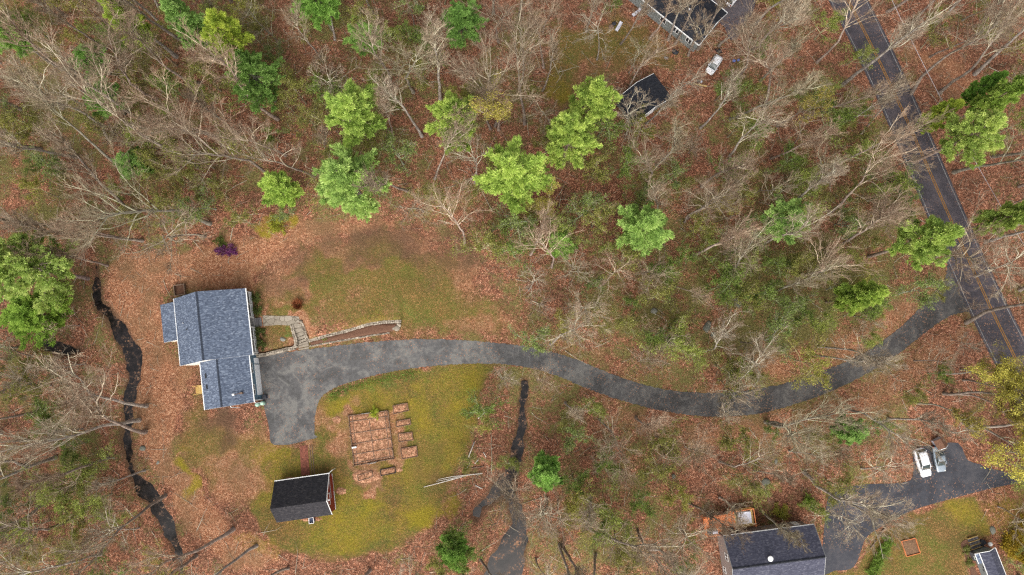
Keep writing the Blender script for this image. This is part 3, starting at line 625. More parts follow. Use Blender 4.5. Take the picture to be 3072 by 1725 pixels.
mb = MB(); mb.tube([(-47.7, .95, 3.95), (-47.7, .55, 3.7), (-47.7, .3, .2)], .05, 6); mb.build('downspout', M['white'], house); mb = MB(); mb.tube([(-43.48, .78, 4.2), (-43.42, .62, 3.8), (-43.38, .62, 1.35)], .055, 6); mb.build('downspout', M['white'], house)
mb = MB(); mb.box(-43.62, -43.5, 1.38, 1.5, 1.75, 2.0); mb.build('wall_lamp', M['black'], house)
mb = MB(); mb.lathe([(.16, 0), (.22, .04), (.22, .2), (.16, .3), (.04, .34)], 12, (-46.0, 2.55, 6.35)); mb.tube([(-46.0, 2.55, 5.9), (-46.0, 2.55, 6.4)], .04, 6)
o = mb.build('weather_vane_ball', M['white'], r2, True)
mb = MB(); mb.tube([(-45.9, 2.55, 6.3), (-45.0, 2.6, 5.8)], .05, 6); mb.box(-45.2, -44.8, 2.45, 2.75, 5.1, 5.85); mb.build('antenna_bracket', M['oldwood'], r2)

def HL(x, y, z=0):
    return (x * math.cos(HA) - y * math.sin(HA), x * math.sin(HA) + y * math.cos(HA), z)
# free standing things round the house
t = thing('wooden_steps', 'new yellow lumber landing steps against the west wall of the garage', 'steps', HL(-51.5, 4.4), HA)
mb = MB(); mb.box(-2.75, -.06, -.62, .62, .68, .76); mb.build('landing', M['newwood'], t)
for i in range(2):
    mb = MB(); mb.box(-3.05 - i * .28, -2.77 - i * .28, -.55, .55, .46 - i * .2, .51 - i * .2); mb.build('tread', M['newwood'], t)
for q in (-1, 1):
    mb = MB(); mb.box(-2.75, -.06, q * .66 - .03, q * .66 + .03, .5, .8); mb.build('side_beam', M['newwood'], t)
    mb = MB(); mb.tube([(-.1, q * .7, 1.7), (-2.7, q * .7, 1.65), (-3.45, q * .72, 1.2)], .055, 4); mb.build('handrail', M['newwood'], t)
    for x in (-2.65, -.2):
        mb = MB(); mb.box(x - .05, x + .05, q * .58 - .05, q * .58 + .05, 0, .67); mb.build('post', M['newwood'], t)
t = thing('rain_barrel', 'pale green rain barrel nearest the driveway at the garage corner', 'rain barrel', HL(-43.45, .45), HA, 'pale green rain barrels')
mb = MB(); mb.lathe([(.3, 0), (.36, .3), (.38, .6), (.35, 1.0), (.3, 1.1)], 20); mb.build('barrel', M['mint'], t, True)
mb = MB(); mb.lathe([(.33, 1.1), (.34, 1.16), (.2, 1.24), (.05, 1.27)], 20); mb.build('lid', M['mint'], t, True)
o = dup(t, HL(-44.35, .35), HA + .4); tag(o, 'pale green rain barrel farther left under the garage eave', 'rain barrel', 'pale green rain barrels')
t = thing('trash_bin', 'dark blue wheeled bin at the front corner of the garage', 'bin', HL(-43.0, 1.45), HA)
mb = MB(); mb.add([(-.24, -.24, .05), (.24, -.24, .05), (.24, .24, .05), (-.24, .24, .05), (-.31, -.31, 1.0), (.31, -.31, 1.0), (.31, .31, 1.0), (-.31, .31, 1.0)], [(0, 3, 2, 1), (4, 5, 6, 7), (0, 1, 5, 4), (1, 2, 6, 5), (2, 3, 7, 6), (3, 0, 4, 7)]); mb.build('body', M['navy'], t, bevel=.02)
mb = MB(); mb.box(-.33, .33, -.33, .33, 1.0, 1.06); mb.tube([(-.3, .36, 1.0), (.3, .36, 1.0)], .025, 6); mb.build('lid', M['black'], t, bevel=.02)
for s in (-1, 1):
    mb = MB(); mb.tube([(s * .27, .27, .1), (s * .33, .27, .1)], .1, 12); mb.build('wheel', M['rubber'], t)
bx_, by_ = c1(362, 172)
t = thing('compost_bin', 'dark square open timber bin behind the north wall of the house', 'compost bin', (bx_, by_, h1(bx_, by_)), HA)
mb = MB(); mb.box(-.95, .95, -.95, -.83, 0, .7); mb.box(-.95, .95, .83, .95, 0, .7); mb.box(-.95, -.83, -.83, .83, 0, .7); mb.box(.83, .95, -.83, .83, 0, .7); mb.build('frame', M['oldwood'], t)
mb = MB(); mb.box(-.82, .82, -.82, .82, 0, .25, jit=.06); mb.build('fill', M['mulch'], t)

# ---- red barn
BA = math.radians(8.0)
barn = thing('barn', 'red gabled barn with black shingle roof beside the garden', 'barn', (0, 0, 0), BA)
bp = [(-13.75, 0), (-13.75, 2.42), (-17.3, 5.28), (-19.7, 3.15), (-19.7, 0)]
mb = MB(); mb.extrude(bp, -41.95, -33.12, 'x'); mb.build('wall', M['red'], barn)
br_ = gable_roof(barn, [(-13.4, 2.3), (-17.3, 5.5), (-20.02, 3.05)], -42.2, -33.0, M['roof_dark'], 'x', .14)
mb = MB()
for (ya, za), (yb, zb) in (((-13.4, 2.3), (-17.3, 5.5)), ((-17.3, 5.5), (-20.02, 3.05))):
    mb.extrude([(ya, za + .015), (yb, zb + .015), (yb, zb - .2), (ya, za - .2)], -33.0, -32.93, 'x')
mb.box(-42.2, -32.9, -13.42, -13.3, 2.1, 2.31); mb.tube([(-33.0, -13.35, 2.2), (-32.5, -12.95, 1.9), (-32.45, -12.95, .1)], .05, 6); mb.build('trim', M['white'], barn)
mb = MB(); mb.box(-33.12, -33.06, -19.72, -13.73, .0, .12); mb.build('sill_board', M['white'], barn)
mb = MB(); mb.box(-33.12, -33.07, -18.2, -16.5, 3.1, 4.25); hl = mb.build('loft_door', M['red'], barn)
mb = MB()
for y0, y1, z0, z1 in ((-18.3, -16.4, 4.25, 4.36), (-18.3, -16.4, 3.0, 3.1), (-18.3, -18.2, 3.1, 4.25), (-16.5, -16.4, 3.1, 4.25)): mb.box(-33.12, -33.03, y0, y1, z0, z1)
mb.build('door_frame', M['white'], hl)
mb = MB(); mb.box(-33.05, -32.95, -17.4, -14.2, 2.35, 2.45); mb.build('door_track', M['metalgrey'], barn)
mb = MB(); mb.box(-33.12, -33.07, -16.6, -14.3, .1, 2.33); mb.build('sliding_door', M['red'], barn)
mb = MB(); mb.box(-33.0, -32.55, -17.36, -17.24, 4.85, 5.05); mb.build('hoist_beam', M['white'], barn)
x_, y_ = c3(610, 1305)
t = thing('cart', 'small white open cart standing under the south eave of the barn', 'cart', (x_, y_, 0), BA)
mb = MB(); mb.box(-.42, .42, -.5, -.44, .35, .75); mb.box(-.42, .42, .44, .5, .35, .75); mb.box(-.42, -.36, -.44, .44, .35, .75); mb.box(.36, .42, -.44, .44, .35, .75); mb.build('sides', M['white'], t)
mb = MB(); mb.box(-.36, .36, -.44, .44, .35, .4); mb.build('bed', M['navy'], t)
for s in (-1, 1):
    mb = MB(); mb.tube([(s * .44, 0, .25), (s * .52, 0, .25)], .25, 14); mb.build('wheel', M['rubber'], t)
mb = MB(); mb.tube([(-.3, .5, .4), (-.3, 1.0, .8), (.3, 1.0, .8), (.3, .5, .4)], .03, 6); mb.build('handle', M['white'], t)

# ---- house at the top edge
TA = math.radians(-41)
th_ = thing('house', 'grey green sided house with black roof at the top edge', 'house', (0, 0, 0), TA)
mb = MB(); mb.extrude([(65.35, 0), (65.35, 3.8), (69, 6.0), (72.6, 3.8), (72.6, 0)], -29, -12.55, 'x'); mb.build('wall', M['grey_siding'], th_)
rt = gable_roof(th_, [(64.95, 3.95), (69, 6.4), (72.95, 3.95)], -29.3, -12.2, M['roof_black'], 'x')
mb = MB(); mb.box(-29.3, -12.2, 64.82, 64.95, 3.78, 3.96); mb.box(-29.3, -12.2, 72.95, 73.08, 3.78, 3.96)
for (ya, za), (yb, zb) in (((64.95, 3.95), (69, 6.4)), ((69, 6.4), (72.95, 3.95))): mb.extrude([(ya, za + .01), (yb, zb + .01), (yb, zb - .2), (ya, za - .2)], -12.2, -12.13, 'x')
mb.build('trim', M['white'], th_)
for a in (-15, -18, -21): window(th_, ('y', 65.35, -1), a, a + 1.3, 1.4, 2.9)
window(th_, ('x', -12.55, 1), 67, 68.4, 1.4, 2.9)
mb = MB(); mb.lathe([(.1, 0), (.1, .4), (.18, .45), (.18, .5)], 10, (-17.5, 67.8, 5.6)); mb.build('vent_pipe', M['white'], rt)
# ---- black roofed outbuilding
KA = math.radians(35)
ob = thing('outbuilding', 'black roofed outbuilding among bare trees beside the white car', 'shed', (0, 0, 0), KA)
mb = MB(); mb.extrude([(42.85, 0), (42.85, 2.75), (46.7, 4.1), (50.5, 2.75), (50.5, 0)], 23.1, 27.9); mb.build('wall', M['grey_siding'], ob)
gable_roof(ob, [(42.5, 2.75), (46.7, 4.4), (50.85, 2.75)], 22.75, 28.2, M['roof_black'])
for (xa, za), (xb, zb) in (((42.5, 2.75), (46.7, 4.4)), ((46.7, 4.4), (50.85, 2.75))):
    for y0 in (22.68, 28.2): mb = MB(); mb.extrude([(xa, za + .01), (xb, zb + .01), (xb, zb - .18), (xa, za - .18)], y0, y0 + .07); mb.build('trim', M['white'], ob)
mb = MB(); mb.box(44.4, 47.4, 23.02, 23.1, .05, 2.3); mb.build('door', M['white_door'], ob)
# ---- house at the bottom edge
NA = math.radians(7)
nb = thing('house', 'taupe sided house with charcoal roof and orange deck at the bottom', 'house', (0, 0, 0), NA)
mb = MB(); mb.extrude([(-31.85, 0), (-31.85, 4.4), (-36, 6.65), (-40.2, 4.4), (-40.2, 0)], 31.1, 45.6, 'x'); mb.build('wall', M['taupe'], nb)
rn = gable_roof(nb, [(-31.5, 4.5), (-36, 6.95), (-40.5, 4.5)], 30.95, 45.95, M['roof_slate'], 'x')
mb = MB(); mb.extrude([(-35.82, 6.9), (-36, 7.01), (-36.18, 6.9)], 30.97, 45.93, 'x'); mb.build('ridge_cap', M['roof_black'], rn)
mb = MB(); mb.box(30.95, 45.95, -31.5, -31.37, 4.32, 4.5)
for (ya, za), (yb, zb) in (((-31.5, 4.5), (-36, 6.95)), ((-36, 6.95), (-40.5, 4.5))):
    for x0 in (30.88, 45.95): mb.extrude([(ya, za + .01), (yb, zb + .01), (yb, zb - .2), (ya, za - .2)], x0, x0 + .07, 'x')
mb.build('trim', M['metalgrey'], nb)
window(nb, ('x', 31.1, -1), -35.6, -34.4, 3.2, 4.6); window(nb, ('x', 31.1, -1), -38.2, -37.2, .9, 2.2)
mb = MB(); mb.lathe([(.06, 0), (.06, .25), (.2, .3), (.42, .42), (.44, .5), (.1, .42)], 18, (37.2, -35.2, 6.45)); mb.build('roof_dish', M['white'], rn, True)
for x in (38.2, 41): window(nb, ('y', -31.85, 1), x, x + 1.3, 2.6, 3.9)
mb = MB(); mb.box(43.6, 44.6, -31.85, -31.78, .1, 2.1); mb.build('back_door', M['white_door'], nb)
dk = thing('deck', 'orange boarded deck on the north side of the taupe house', 'deck', (0, 0, 0), NA)
mb = MB(); mb.prism([(28.6, -31.6), (28.6, -28.75), (33.0, -28.7), (33.0, -28.3), (33.9, -28.3), (33.9, -31.3), (33.9, -31.35), (30.85, -31.35), (30.85, -31.6)], 2.05, 2.2); mb.build('floor', M['cedar'], dk)
mb = MB(); mb.box(33.93, 37.0, -31.1, -28.1, 2.05, 2.19); mb.build('side_floor', M['newwood'], dk)
for x, y in ((28.7, -28.85), (28.7, -31.5), (31, -28.8), (33.8, -28.4), (36.9, -28.2), (36.9, -31)):
    mb = MB(); mb.box(x - .07, x + .07, y - .07, y + .07, 0, 2.04); mb.box(x - .05, x + .05, y - .05, y + .05, 2.21, 3.1); mb.build('post', M['cedar'], dk)
mb = MB()
for (xa, ya), (xb, yb) in (((28.62, -31.6), (28.62, -28.78)), ((28.62, -28.78), (33.0, -28.72)), ((28.62, -31.66), (30.8, -31.66)), ((33.9, -28.28), (37.0, -28.12)), ((36.98, -28.1), (36.98, -31.1))):
    mb.tube([(xa, ya, 3.13), (xb, yb, 3.13)], .06, 4); n_ = int(math.hypot(xb - xa, yb - ya) / .16)
    for i in range(1, n_): k = i / n_; mb.box(xa + (xb - xa) * k - .018, xa + (xb - xa) * k + .018, ya + (yb - ya) * k - .018, ya + (yb - ya) * k + .018, 2.21, 3.1)
mb.build('railing', M['cedar'], dk)
def NL(x, y, z=0): return (x * math.cos(NA) - y * math.sin(NA), x * math.sin(NA) + y * math.cos(NA), z)
t = thing('covered_table', 'wide table under a pale cover on the deck corner', 'table', NL(35.35, -29.5, 2.2), NA)
mb = MB(); mb.add([(-1.25, -1.05, .02), (1.2, -1.05, .02), (1.3, 1.05, .02), (-1.0, 1.1, .02), (-1.15, -.95, .7), (1.1, -.95, .72), (1.15, .95, .7), (-.95, 1.0, .7)], [(0, 3, 2, 1), (4, 5, 6, 7), (0, 1, 5, 4), (1, 2, 6, 5), (2, 3, 7, 6), (3, 0, 4, 7)]); mb.build('cover', M['dirtywhite'], t, bevel=.06)
for i, (x, y) in enumerate(((-.9, -.7), (.9, -.7), (.9, .7), (-.8, .7))):
    mb = MB(); mb.box(x - .05, x + .05, y - .05, y + .05, 0, .68); mb.build('leg', M['metalgrey'], t)
t = thing('grill', 'long barbecue grill with white lid at the deck\'s left end', 'grill', NL(29.75, -31.1, 2.2), NA)
mb = MB(); mb.box(-.85, -.1, -.3, .3, .1, .8); mb.build('cabinet', M['black'], t, bevel=.03)
mb = MB(); mb.box(-.08, .75, -.3, .3, .1, .75); mb.tube([(-.08, 0, .78), (.75, 0, .78)], .28, 14); mb.build('hood', M['dirtywhite'], t, bevel=.03)
t = thing('bin', 'round dark bin on the deck beside the house wall', 'bin', NL(32.9, -31.0, 2.2), NA)
mb = MB(); mb.lathe([(.28, 0), (.32, .7), (.34, .74)], 16); mb.build('body', M['navy'], t, True)
mb = MB(); mb.lathe([(.35, .74), (.33, .8), (.1, .86)], 16); mb.build('lid', M['black'], t, True)
# ---- garden shed with paw prints
SA = math.radians(18)
sh = thing('garden_shed', 'small grey shed with black paw prints on its wall', 'shed', (0, 0, 0), SA)
mb = MB(); mb.extrude([(64.5, 0), (64.5, 2.4), (65.7, 2.85), (66.85, 2.4), (66.85, 0)], -58.4, -53.5); mb.build('wall', M['grey_siding'], sh)
gable_roof(sh, [(64.28, 2.42), (65.7, 3.0), (67.08, 2.42)], -58.6, -53.2, M['roof_slate'], th=.1)
mb = MB(); mb.box(64.2, 64.28, -58.6, -53.2, 2.3, 2.43); mb.box(67.08, 67.16, -58.6, -53.2, 2.3, 2.43)
mb.extrude([(64.28, 2.43), (65.7, 3.01), (67.08, 2.43), (67.08, 2.28), (65.7, 2.86), (64.28, 2.28)], -53.2, -53.14); mb.build('trim', M['white'], sh)
mb = MB(); mb.box(63.95, 64.5, -54.9, -53.5, 0, 1.95); mb.build('porch_bay', M['treads'], sh)
mb = MB(); mb.extrude([(63.8, 1.9), (64.5, 2.2), (64.5, 2.14), (63.8, 1.84)], -55.0, -53.3); mb.build('bay_roof', M['roof'], sh)
mb = MB(); mb.box(63.72, 63.8, -55.0, -53.3, 1.82, 1.91); mb.box(63.8, 64.5, -53.3, -53.24, 1.84, 2.2); mb.build('bay_trim', M['white'], sh)
window(sh, ('x', 63.95, -1), -54.55, -53.95, 1.0, 1.7, glass='painted_reflection_glass', mull=False)
def paw(y, z, s):
    mb = MB()
    def disc(dy, dz, r_): mb.add([(64.5 - .012, y + dy * s + r_ * s * math.cos(a), z + dz * s + r_ * s * math.sin(a)) for a in np.linspace(0, 2 * PI, 12, endpoint=False)] + [(64.5 - .002, y + dy * s + r_ * s * math.cos(a), z + dz * s + r_ * s * math.sin(a)) for a in np.linspace(0, 2 * PI, 12, endpoint=False)], [tuple(range(12))] + [(i, (i + 1) % 12, 12 + (i + 1) % 12, 12 + i) for i in range(12)])
    disc(0, 0, .17)
    for dy, dz in ((-.24, .14), (-.09, .27), (.1, .27), (.25, .13)): disc(dy, dz, .085)
    mb.build('paw_print', M['black'], sh)
paw(-55.9, 1.55, 1.15); paw(-56.5, 1.15, .8)
def SL(x, y, z=0): return (x * math.cos(SA) - y * math.sin(SA), x * math.sin(SA) + y * math.cos(SA), z)
t = thing('wooden_steps', 'grey timber ramp steps at the small shed\'s entrance', 'steps', SL(65.35, -52.35), SA)
mb = MB()
for i in range(6): mb.box(-.9, .9, -.85 + i * .3, -.6 + i * .3, .28 - i * .035, .33 - i * .035)
mb.build('tread', M['treads'], t)
for k_, y in enumerate((-.9, -.3, .3, .95)):
    mb = MB(); mb.box(-.92, .92, y - .03, y + .03, .05, .4); mb.build('rail', M['newwood'], t)
t = thing('kettle_grill', 'black kettle grill with white lid behind the small shed', 'grill', SL(67.4, -53.1), SA)
mb = MB(); mb.lathe([(.1, .5), (.3, .6), (.36, .78), (.3, .8)], 18); mb.build('bowl', M['black'], t, True)
mb = MB(); mb.lathe([(.37, .81), (.33, .98), (.15, 1.08), (.03, 1.1)], 18); mb.build('lid', M['white'], t, True)
for i in range(3):
    a = 2.1 * i; mb = MB(); mb.tube([(.15 * math.cos(a), .15 * math.sin(a), .55), (.35 * math.cos(a), .35 * math.sin(a), 0)], .02, 5); mb.build('leg', M['black'], t)
t = thing('woodpile', 'heap of black bags against the north end of the small shed', 'heap', SL(66.4, -52.9), SA)
mb = MB()
for i, (x, y, z, r_) in enumerate(((0, 0, .22, .42), (.5, .1, .25, .45), (.25, .35, .2, .35))): mb.rock((x, y, z), r_, .7, i)
mb.build('bags', M['black'], t, True)
t = thing('mulch_bed', 'curved red mulch bed along the left wall of the small shed', 'garden bed')
pl = catmull([SL(*p) for p in [(63.0, -52.4), (63.6, -51.6), (64.4, -51.7), (64.3, -53.2), (63.9, -55), (63.9, -57), (64.1, -59), (62.4, -59), (62.9, -57), (63.1, -55.2)]], 4, True)
mb = MB(); mb.prism(pl, -.05, .07); mb.build('mulch', M['mulch'], t)

# ------------------------------------------------------------------ stone work
def stone_wall(name, label, pts, width, top, seed):
    rr = random.Random(seed); mb = MB(); pts = [np.array(p[:2]) for p in pts]
    seg = [np.linalg.norm(b - a) for a, b in zip(pts[:-1], pts[1:])]; L = sum(seg); d = 0
    def at(q):
        for a, b, s in zip(pts[:-1], pts[1:], seg):
            if q <= s or (b is pts[-1]): return a + (b - a) * min(q / s, 1), (b - a) / s
            q -= s
    while d < L:
        ln = rr.uniform(.28, .6); p, dr = at(min(d + ln / 2, L - .01)); nr = np.array([-dr[1], dr[0]]); ang = math.atan2(dr[1], dr[0])
        for s in (-1, 1):
            c = p + nr * s * width / 4 * rr.uniform(.85, 1.15); tz = top(p) + rr.uniform(-.05, .07)
            mb.box(-ln / 2 + .015, ln / 2 - .015, -width / 4 + .01, width / 4 - .01, -.1, tz, ang + rr.uniform(-.15, .15), (c[0], c[1]), .045)
        d += ln
    o = mb.build(name, M['stone'], None, bevel=.03); return tag(o, label, 'stone wall', 'field stone walls by the driveway')
lwall = [c1(1100, 814)] + [c1(*p) for p in [(1200, 799), (1300, 774), (1400, 748)]] + [c1(1455, 738, .7), c1(1478, 700, .7), c1(1468, 650, .9), c1(1445, 580, 1), c1(1432, 520, 1)]
stone_wall('stone_wall', 'low stone wall curving from garage corner along the small lawn', lwall, .6, lambda p: 1.05, 1)
stone_wall('stone_wall', 'low stone edging up the right side of the stone steps', [c1(1525, 490, 1), c1(1548, 560, 1), c1(1560, 620, .9), c1(1588, 660, .7)], .5, lambda p: max(.5, h1(*p) + .16), 2)
stone_wall('stone_wall', 'long upper stone wall of the planting bed by the driveway', [c2(640, 385, .7), c2(740, 358, .7)] + [c2(x, y, .7) for x, y in [(830, 330), (1000, 292), (1200, 230), (1350, 207), (1515, 200)]], .55, lambda p: max(.45, h1(*p) + .2), 3)
stone_wall('stone_wall', 'thin lower stone edge of the planting bed beside the asphalt', [c2(655, 437), c2(850, 402), c2(1100, 360), c2(1250, 333), c2(1400, 313)], .28, lambda p: .22, 4)
mb = MB()
for i, (x, y, r_) in enumerate([(1480, 262, .6), (1500, 235, .5), (1452, 268, .35)]): p = c2(x, y); mb.rock((p[0], p[1], .15), r_, .6, 40 + i)
tag(mb.build('boulder', M['stone'], None, True), 'pale rounded stones closing the planting bed\'s right tip', 'boulder')
p = c1(1520, 480, 1); mb = MB(); mb.rock((p[0], p[1], 1.0), .42, .6, 3); tag(mb.build('boulder', M['stone'], None, True), 'round pale boulder at the head of the stone steps', 'boulder')
t = thing('stone_steps', 'flight of pale stone slabs from walkway down to the driveway', 'steps')
stp = [(1436, 492, 1522, 490), (1440, 540, 1530, 532), (1462, 592, 1545, 570), (1470, 632, 1552, 604), (1480, 668, 1564, 632), (1492, 694, 1580, 660), (1496, 716, 1594, 686), (1494, 738, 1600, 716), (1494, 756, 1596, 744)]
for i in range(8):
    z = .93 - i * .12; a, b, c_, d_ = stp[i]; e, f_, g_, h_ = stp[i + 1]
    q = [c1(a, b + 5, z), c1(c_, d_ + 5, z), c1(g_, h_, z), c1(e, f_, z)]
    mb = MB(); mb.prism([(x + random.uniform(-.05, .05), y + random.uniform(-.04, .04)) for x, y in q], z - .35, z); mb.build('slab', M['slab'], t, bevel=.03)
def rocks(lst):
    for i, (pt, r_, lab) in enumerate(lst):
        mb = MB(); mb.rock((pt[0], pt[1], h1(*pt[:2]) - .02), r_ * .75, .5, 100 + i); tag(mb.build('boulder', M['boulder'], None, True), lab, 'boulder', 'boulders in the woods')
rocks([(c3b(1070, 900), 1.1, 'grey boulder in the woods below the forked dead tree'), (c3b(1475, 1020), 1.5, 'large mossy boulder near the driveway bend, left one'), (c3b(1520, 1078), .9, 'smaller boulder touching the large mossy one'), (c3b(1610, 1080), .8, 'dark boulder right of the large mossy one'), (c3b(1700, 840), 1.2, 'mossy boulder under the green sapling north of the bend'), (c8(1190, 1110), .9, 'pale pointed boulder above the small paw print shed'),
       (c7b(910, 745), 1.0, 'brown boulder above the deck'), (c7b(215, 700), .7, 'single dark boulder in leaves left of the deck'), (c5(1190, 600), .5, 'small pale boulder on the leaf bank by the stream'), (c5(1075, 490), .9, 'mossy boulder beside the dark stream'), (c1(1345, 650, .9), .7, 'flat brown rock in the small lawn by the porch'), (c7b(985, 590), .6, 'brown rock among leaves south of the driveway bend')])

# ------------------------------------------------------------------ kitchen garden
def board_ring(mb, poly, z0, z1, t_=.07):
    n = len(poly)
    for i in range(n):
        a, b = np.array(poly[i]), np.array(poly[(i + 1) % n]); L = np.linalg.norm(b - a); an = math.atan2(b[1] - a[1], b[0] - a[0]); c = (a + b) / 2
        mb.box(-L / 2 + (.002 if i % 2 else t_ / 2 + .004), L / 2 - (.002 if i % 2 else t_ / 2 + .004), -t_ / 2, t_ / 2, z0, z1, an, c)
def bumpy(poly, z, step, amp, mat, name, parent, seed):
    xs = [p[0] for p in poly]; ys = [p[1] for p in poly]; rr = np.random.default_rng(seed)
    gx = np.arange(min(xs), max(xs) + step, step); gy = np.arange(min(ys), max(ys) + step, step); X, Y = np.meshgrid(gx, gy)
    sd = sdist(X, Y, poly); Z = z + amp * rr.normal(0, 1, X.shape) + np.clip(sd, -.3, .3) * .35 - .08; Z[sd < 0] = -.05
    nx = len(gx); q = []
    for j in range(len(gy) - 1):
        for i in range(nx - 1):
            if max(sd[j, i], sd[j, i + 1], sd[j + 1, i], sd[j + 1, i + 1]) > -.05: a = j * nx + i; q.append((a, a + 1, a + nx + 1, a + nx))
    return link(name, np_mesh(name, np.stack([X.ravel(), Y.ravel(), Z.ravel()], 1), np.array(q), mat, smooth=True), parent)
gq = [c3(985, 232), c3(1392, 178), c3(1452, 672), c3(1045, 745)]
gd_ = thing('fenced_garden', 'leaf filled fenced garden with wire gates right of the driveway', 'garden')
bumpy(gq, .12, .22, .035, M['leaffill'], 'leaf_fill', gd_, 1)
mb = MB(); board_ring(mb, gq, 0, .32, .09)
lerp = lambda a, b, k: (a[0] + (b[0] - a[0]) * k, a[1] + (b[1] - a[1]) * k)
for k in (.09, .91): mb.tube([(*lerp(gq[0], gq[1], k), .17), (*lerp(gq[3], gq[2], k), .17)], .05, 4)
for k in (.12, .36, .57, .78, .95): mb.tube([(*lerp(gq[0], gq[3], k), .2), (*lerp(gq[1], gq[2], k), .2)], .055, 4)
mb.tube([(*lerp(lerp(gq[0], gq[1], .5), lerp(gq[3], gq[2], .5), .15), .2), (*lerp(lerp(gq[0], gq[1], .52), lerp(gq[3], gq[2], .52), .95), .2)], .05, 4)
mb.build('bed_boards', M['oldwood'], gd_)
for e in range(4):
    a, b = gq[e], gq[(e + 1) % 4]
    for k in np.linspace(0, 1, 6)[:-1]:
        p = lerp(a, b, k); mb = MB(); mb.box(p[0] - .05, p[0] + .05, p[1] - .05, p[1] + .05, 0, 1.15); mb.build('fence_post', M['oldwood'], gd_)
for x0, y0, x1, y1 in ((1130, 208, 1210, 198), (1190, 722, 1275, 708)):
    a, b = c3(x0, y0), c3(x1, y1); mb = MB()
    mb.tube([(*a, .15), (*b, .15)], .035, 4); mb.tube([(*a, 1.0), (*b, 1.0)], .035, 4)
    for k in np.linspace(0, 1, 9): p = lerp(a, b, k); mb.tube([(*p, .1), (*p, 1.05)], .025, 4)
    mb.build('gate', M['metalgrey'], gd_)
mb = MB(); p = c3(1048, 556); mb.box(-.4, .4, -.13, .13, .25, .55, BA, p); tag(mb.build('box', M['white'], None, bevel=.02), 'small white box lying at the garden\'s left boards', 'box')
beds = [([(1442, 128), (1590, 98), (1606, 178), (1452, 212)], 'topmost of the leaf filled beds right of the garden'), ([(1474, 288), (1618, 262), (1628, 320), (1480, 348)], 'second leaf filled bed from the top, right of the garden'), ([(1497, 418), (1640, 398), (1652, 482), (1505, 500)], 'third leaf filled bed from the top, right of the garden'),
        ([(1522, 570), (1686, 542), (1700, 650), (1540, 678)], 'lowest leaf filled bed right of the garden with pale wood rim'), ([(1310, 790), (1462, 758), (1472, 820), (1320, 850)], 'black boarded bed just below the fenced garden'), ([(1075, 850), (1225, 800), (1240, 860), (1090, 905)], 'tilted leafy bed below left of the fenced garden')]
for i, (q, lab) in enumerate(beds):
    pq = [c3(*p) for p in q]; t = thing('raised_bed', lab, 'garden bed', (0, 0, 0), 0, 'raised beds by the garden')
    bumpy(pq, .16, .15, .03, M['leaffill'], 'leaf_fill', t, 10 + i); mb = MB(); board_ring(mb, pq, 0, .26, .06); mb.build('frame', M['black'] if i == 4 else M['oldwood'], t)
for i, (x, y, rx, ry, lab) in enumerate([(862, 275, 48, 40, 'round leaf pile left of the fenced garden'), (905, 1010, 58, 40, 'leaf pile right of the red barn wall'), (1160, 855, 150, 70, 'wide leaf heap below the fenced garden'), (1500, 790, 40, 24, 'small leaf pile right of the black boarded bed'), (600, 1300, 110, 26, 'leaf drift along the south eave of the barn'), (400, 880, 80, 16, 'leaf drift along the north eave of the barn')]):
    po = [c3(x + rx * math.cos(a) * random.uniform(.85, 1.1), y + ry * math.sin(a) * random.uniform(.85, 1.1)) for a in np.linspace(0, 2 * PI, 16, endpoint=False)]
    o = bumpy(po, .1, .18, .035, M['leaffill'], 'leaf_pile', None, 30 + i); tag(o, lab, 'leaf pile', 'raked leaf piles')
sq = [c8(500, 1190), c8(605, 1165), c8(642, 1278), c8(538, 1305)]
t = thing('raised_bed', 'square brown bed in the lawn of the neighbouring house', 'garden bed'); bumpy(sq, .1, .2, .02, M['soil'], 'soil', t, 60); mb = MB(); board_ring(mb, sq, 0, .24, .08); mb.build('frame', M['cedar'], t)
t = thing('planting_bed', 'brown leafy bed between the two stone walls by the driveway', 'garden bed')
pb = [c2(660, 392, .2), c2(830, 338, .2), c2(1000, 300, .2), c2(1200, 240, .2), c2(1350, 218, .2), c2(1490, 222, .2), c2(1440, 290), c2(1250, 328), c2(1100, 352), c2(850, 396), c2(665, 428)]
bumpy(pb, .3, .3, .03, M['mulch'], 'soil', t, 61)
# planks, posts, logs, small stray objects
def stick(name, label, cat, pts, r0, r1, mat, z=.12, group=None):
    mb = MB(); n = len(pts); mb.tube([(p[0], p[1], h1(p[0], p[1]) + z) for p in pts], [r0 + (r1 - r0) * i / (n - 1) for i in range(n)], 7); return tag(mb.build(name, M[mat], None, True), label, cat, group)
stick('birch_log', 'longest white fallen birch lying across the lawn edge, lower of pair', 'fallen log', [c6(505, 692), c6(400, 722), c6(290, 752), c6(180, 781)], .12, .05, 'birch', .18, 'fallen white birches')
stick('birch_log', 'white fallen birch forming the upper of the crossing pair', 'fallen log', [c6(622, 676), c6(520, 688), c6(400, 700), c6(290, 722)], .11, .04, 'birch', .35, 'fallen white birches')
stick('birch_log', 'thin white fallen birch branch inside the crossing pair', 'fallen log', [c6(510, 688), c6(400, 714), c6(275, 738)], .09, .04, 'birch', .15, 'fallen white birches')
for i, (a, b, lab) in enumerate([((562, 440), (510, 576), 'tallest upright white birch log above the fallen pair'), ((531, 590), (505, 642), 'short white log just below the upright one'), ((570, 769), (621, 795), 'short white log below right of the crossing pair'), ((630, 520), (650, 556), 'short white log steep in leaves right of the upright one'), ((595, 570), (564, 606), 'small tilted white log left of the steep one'), ((667, 194), (590, 266), 'thin long pale branch at the top of the brush'), ((635, 626), (530, 640), 'brown flat log just above the crossing pair')]):
    stick('log', lab, 'fallen log', [c6(*a), c6(*b)], .1, .07, 'birch' if i < 6 else 'oldwood', .1, 'short logs on the forest edge')
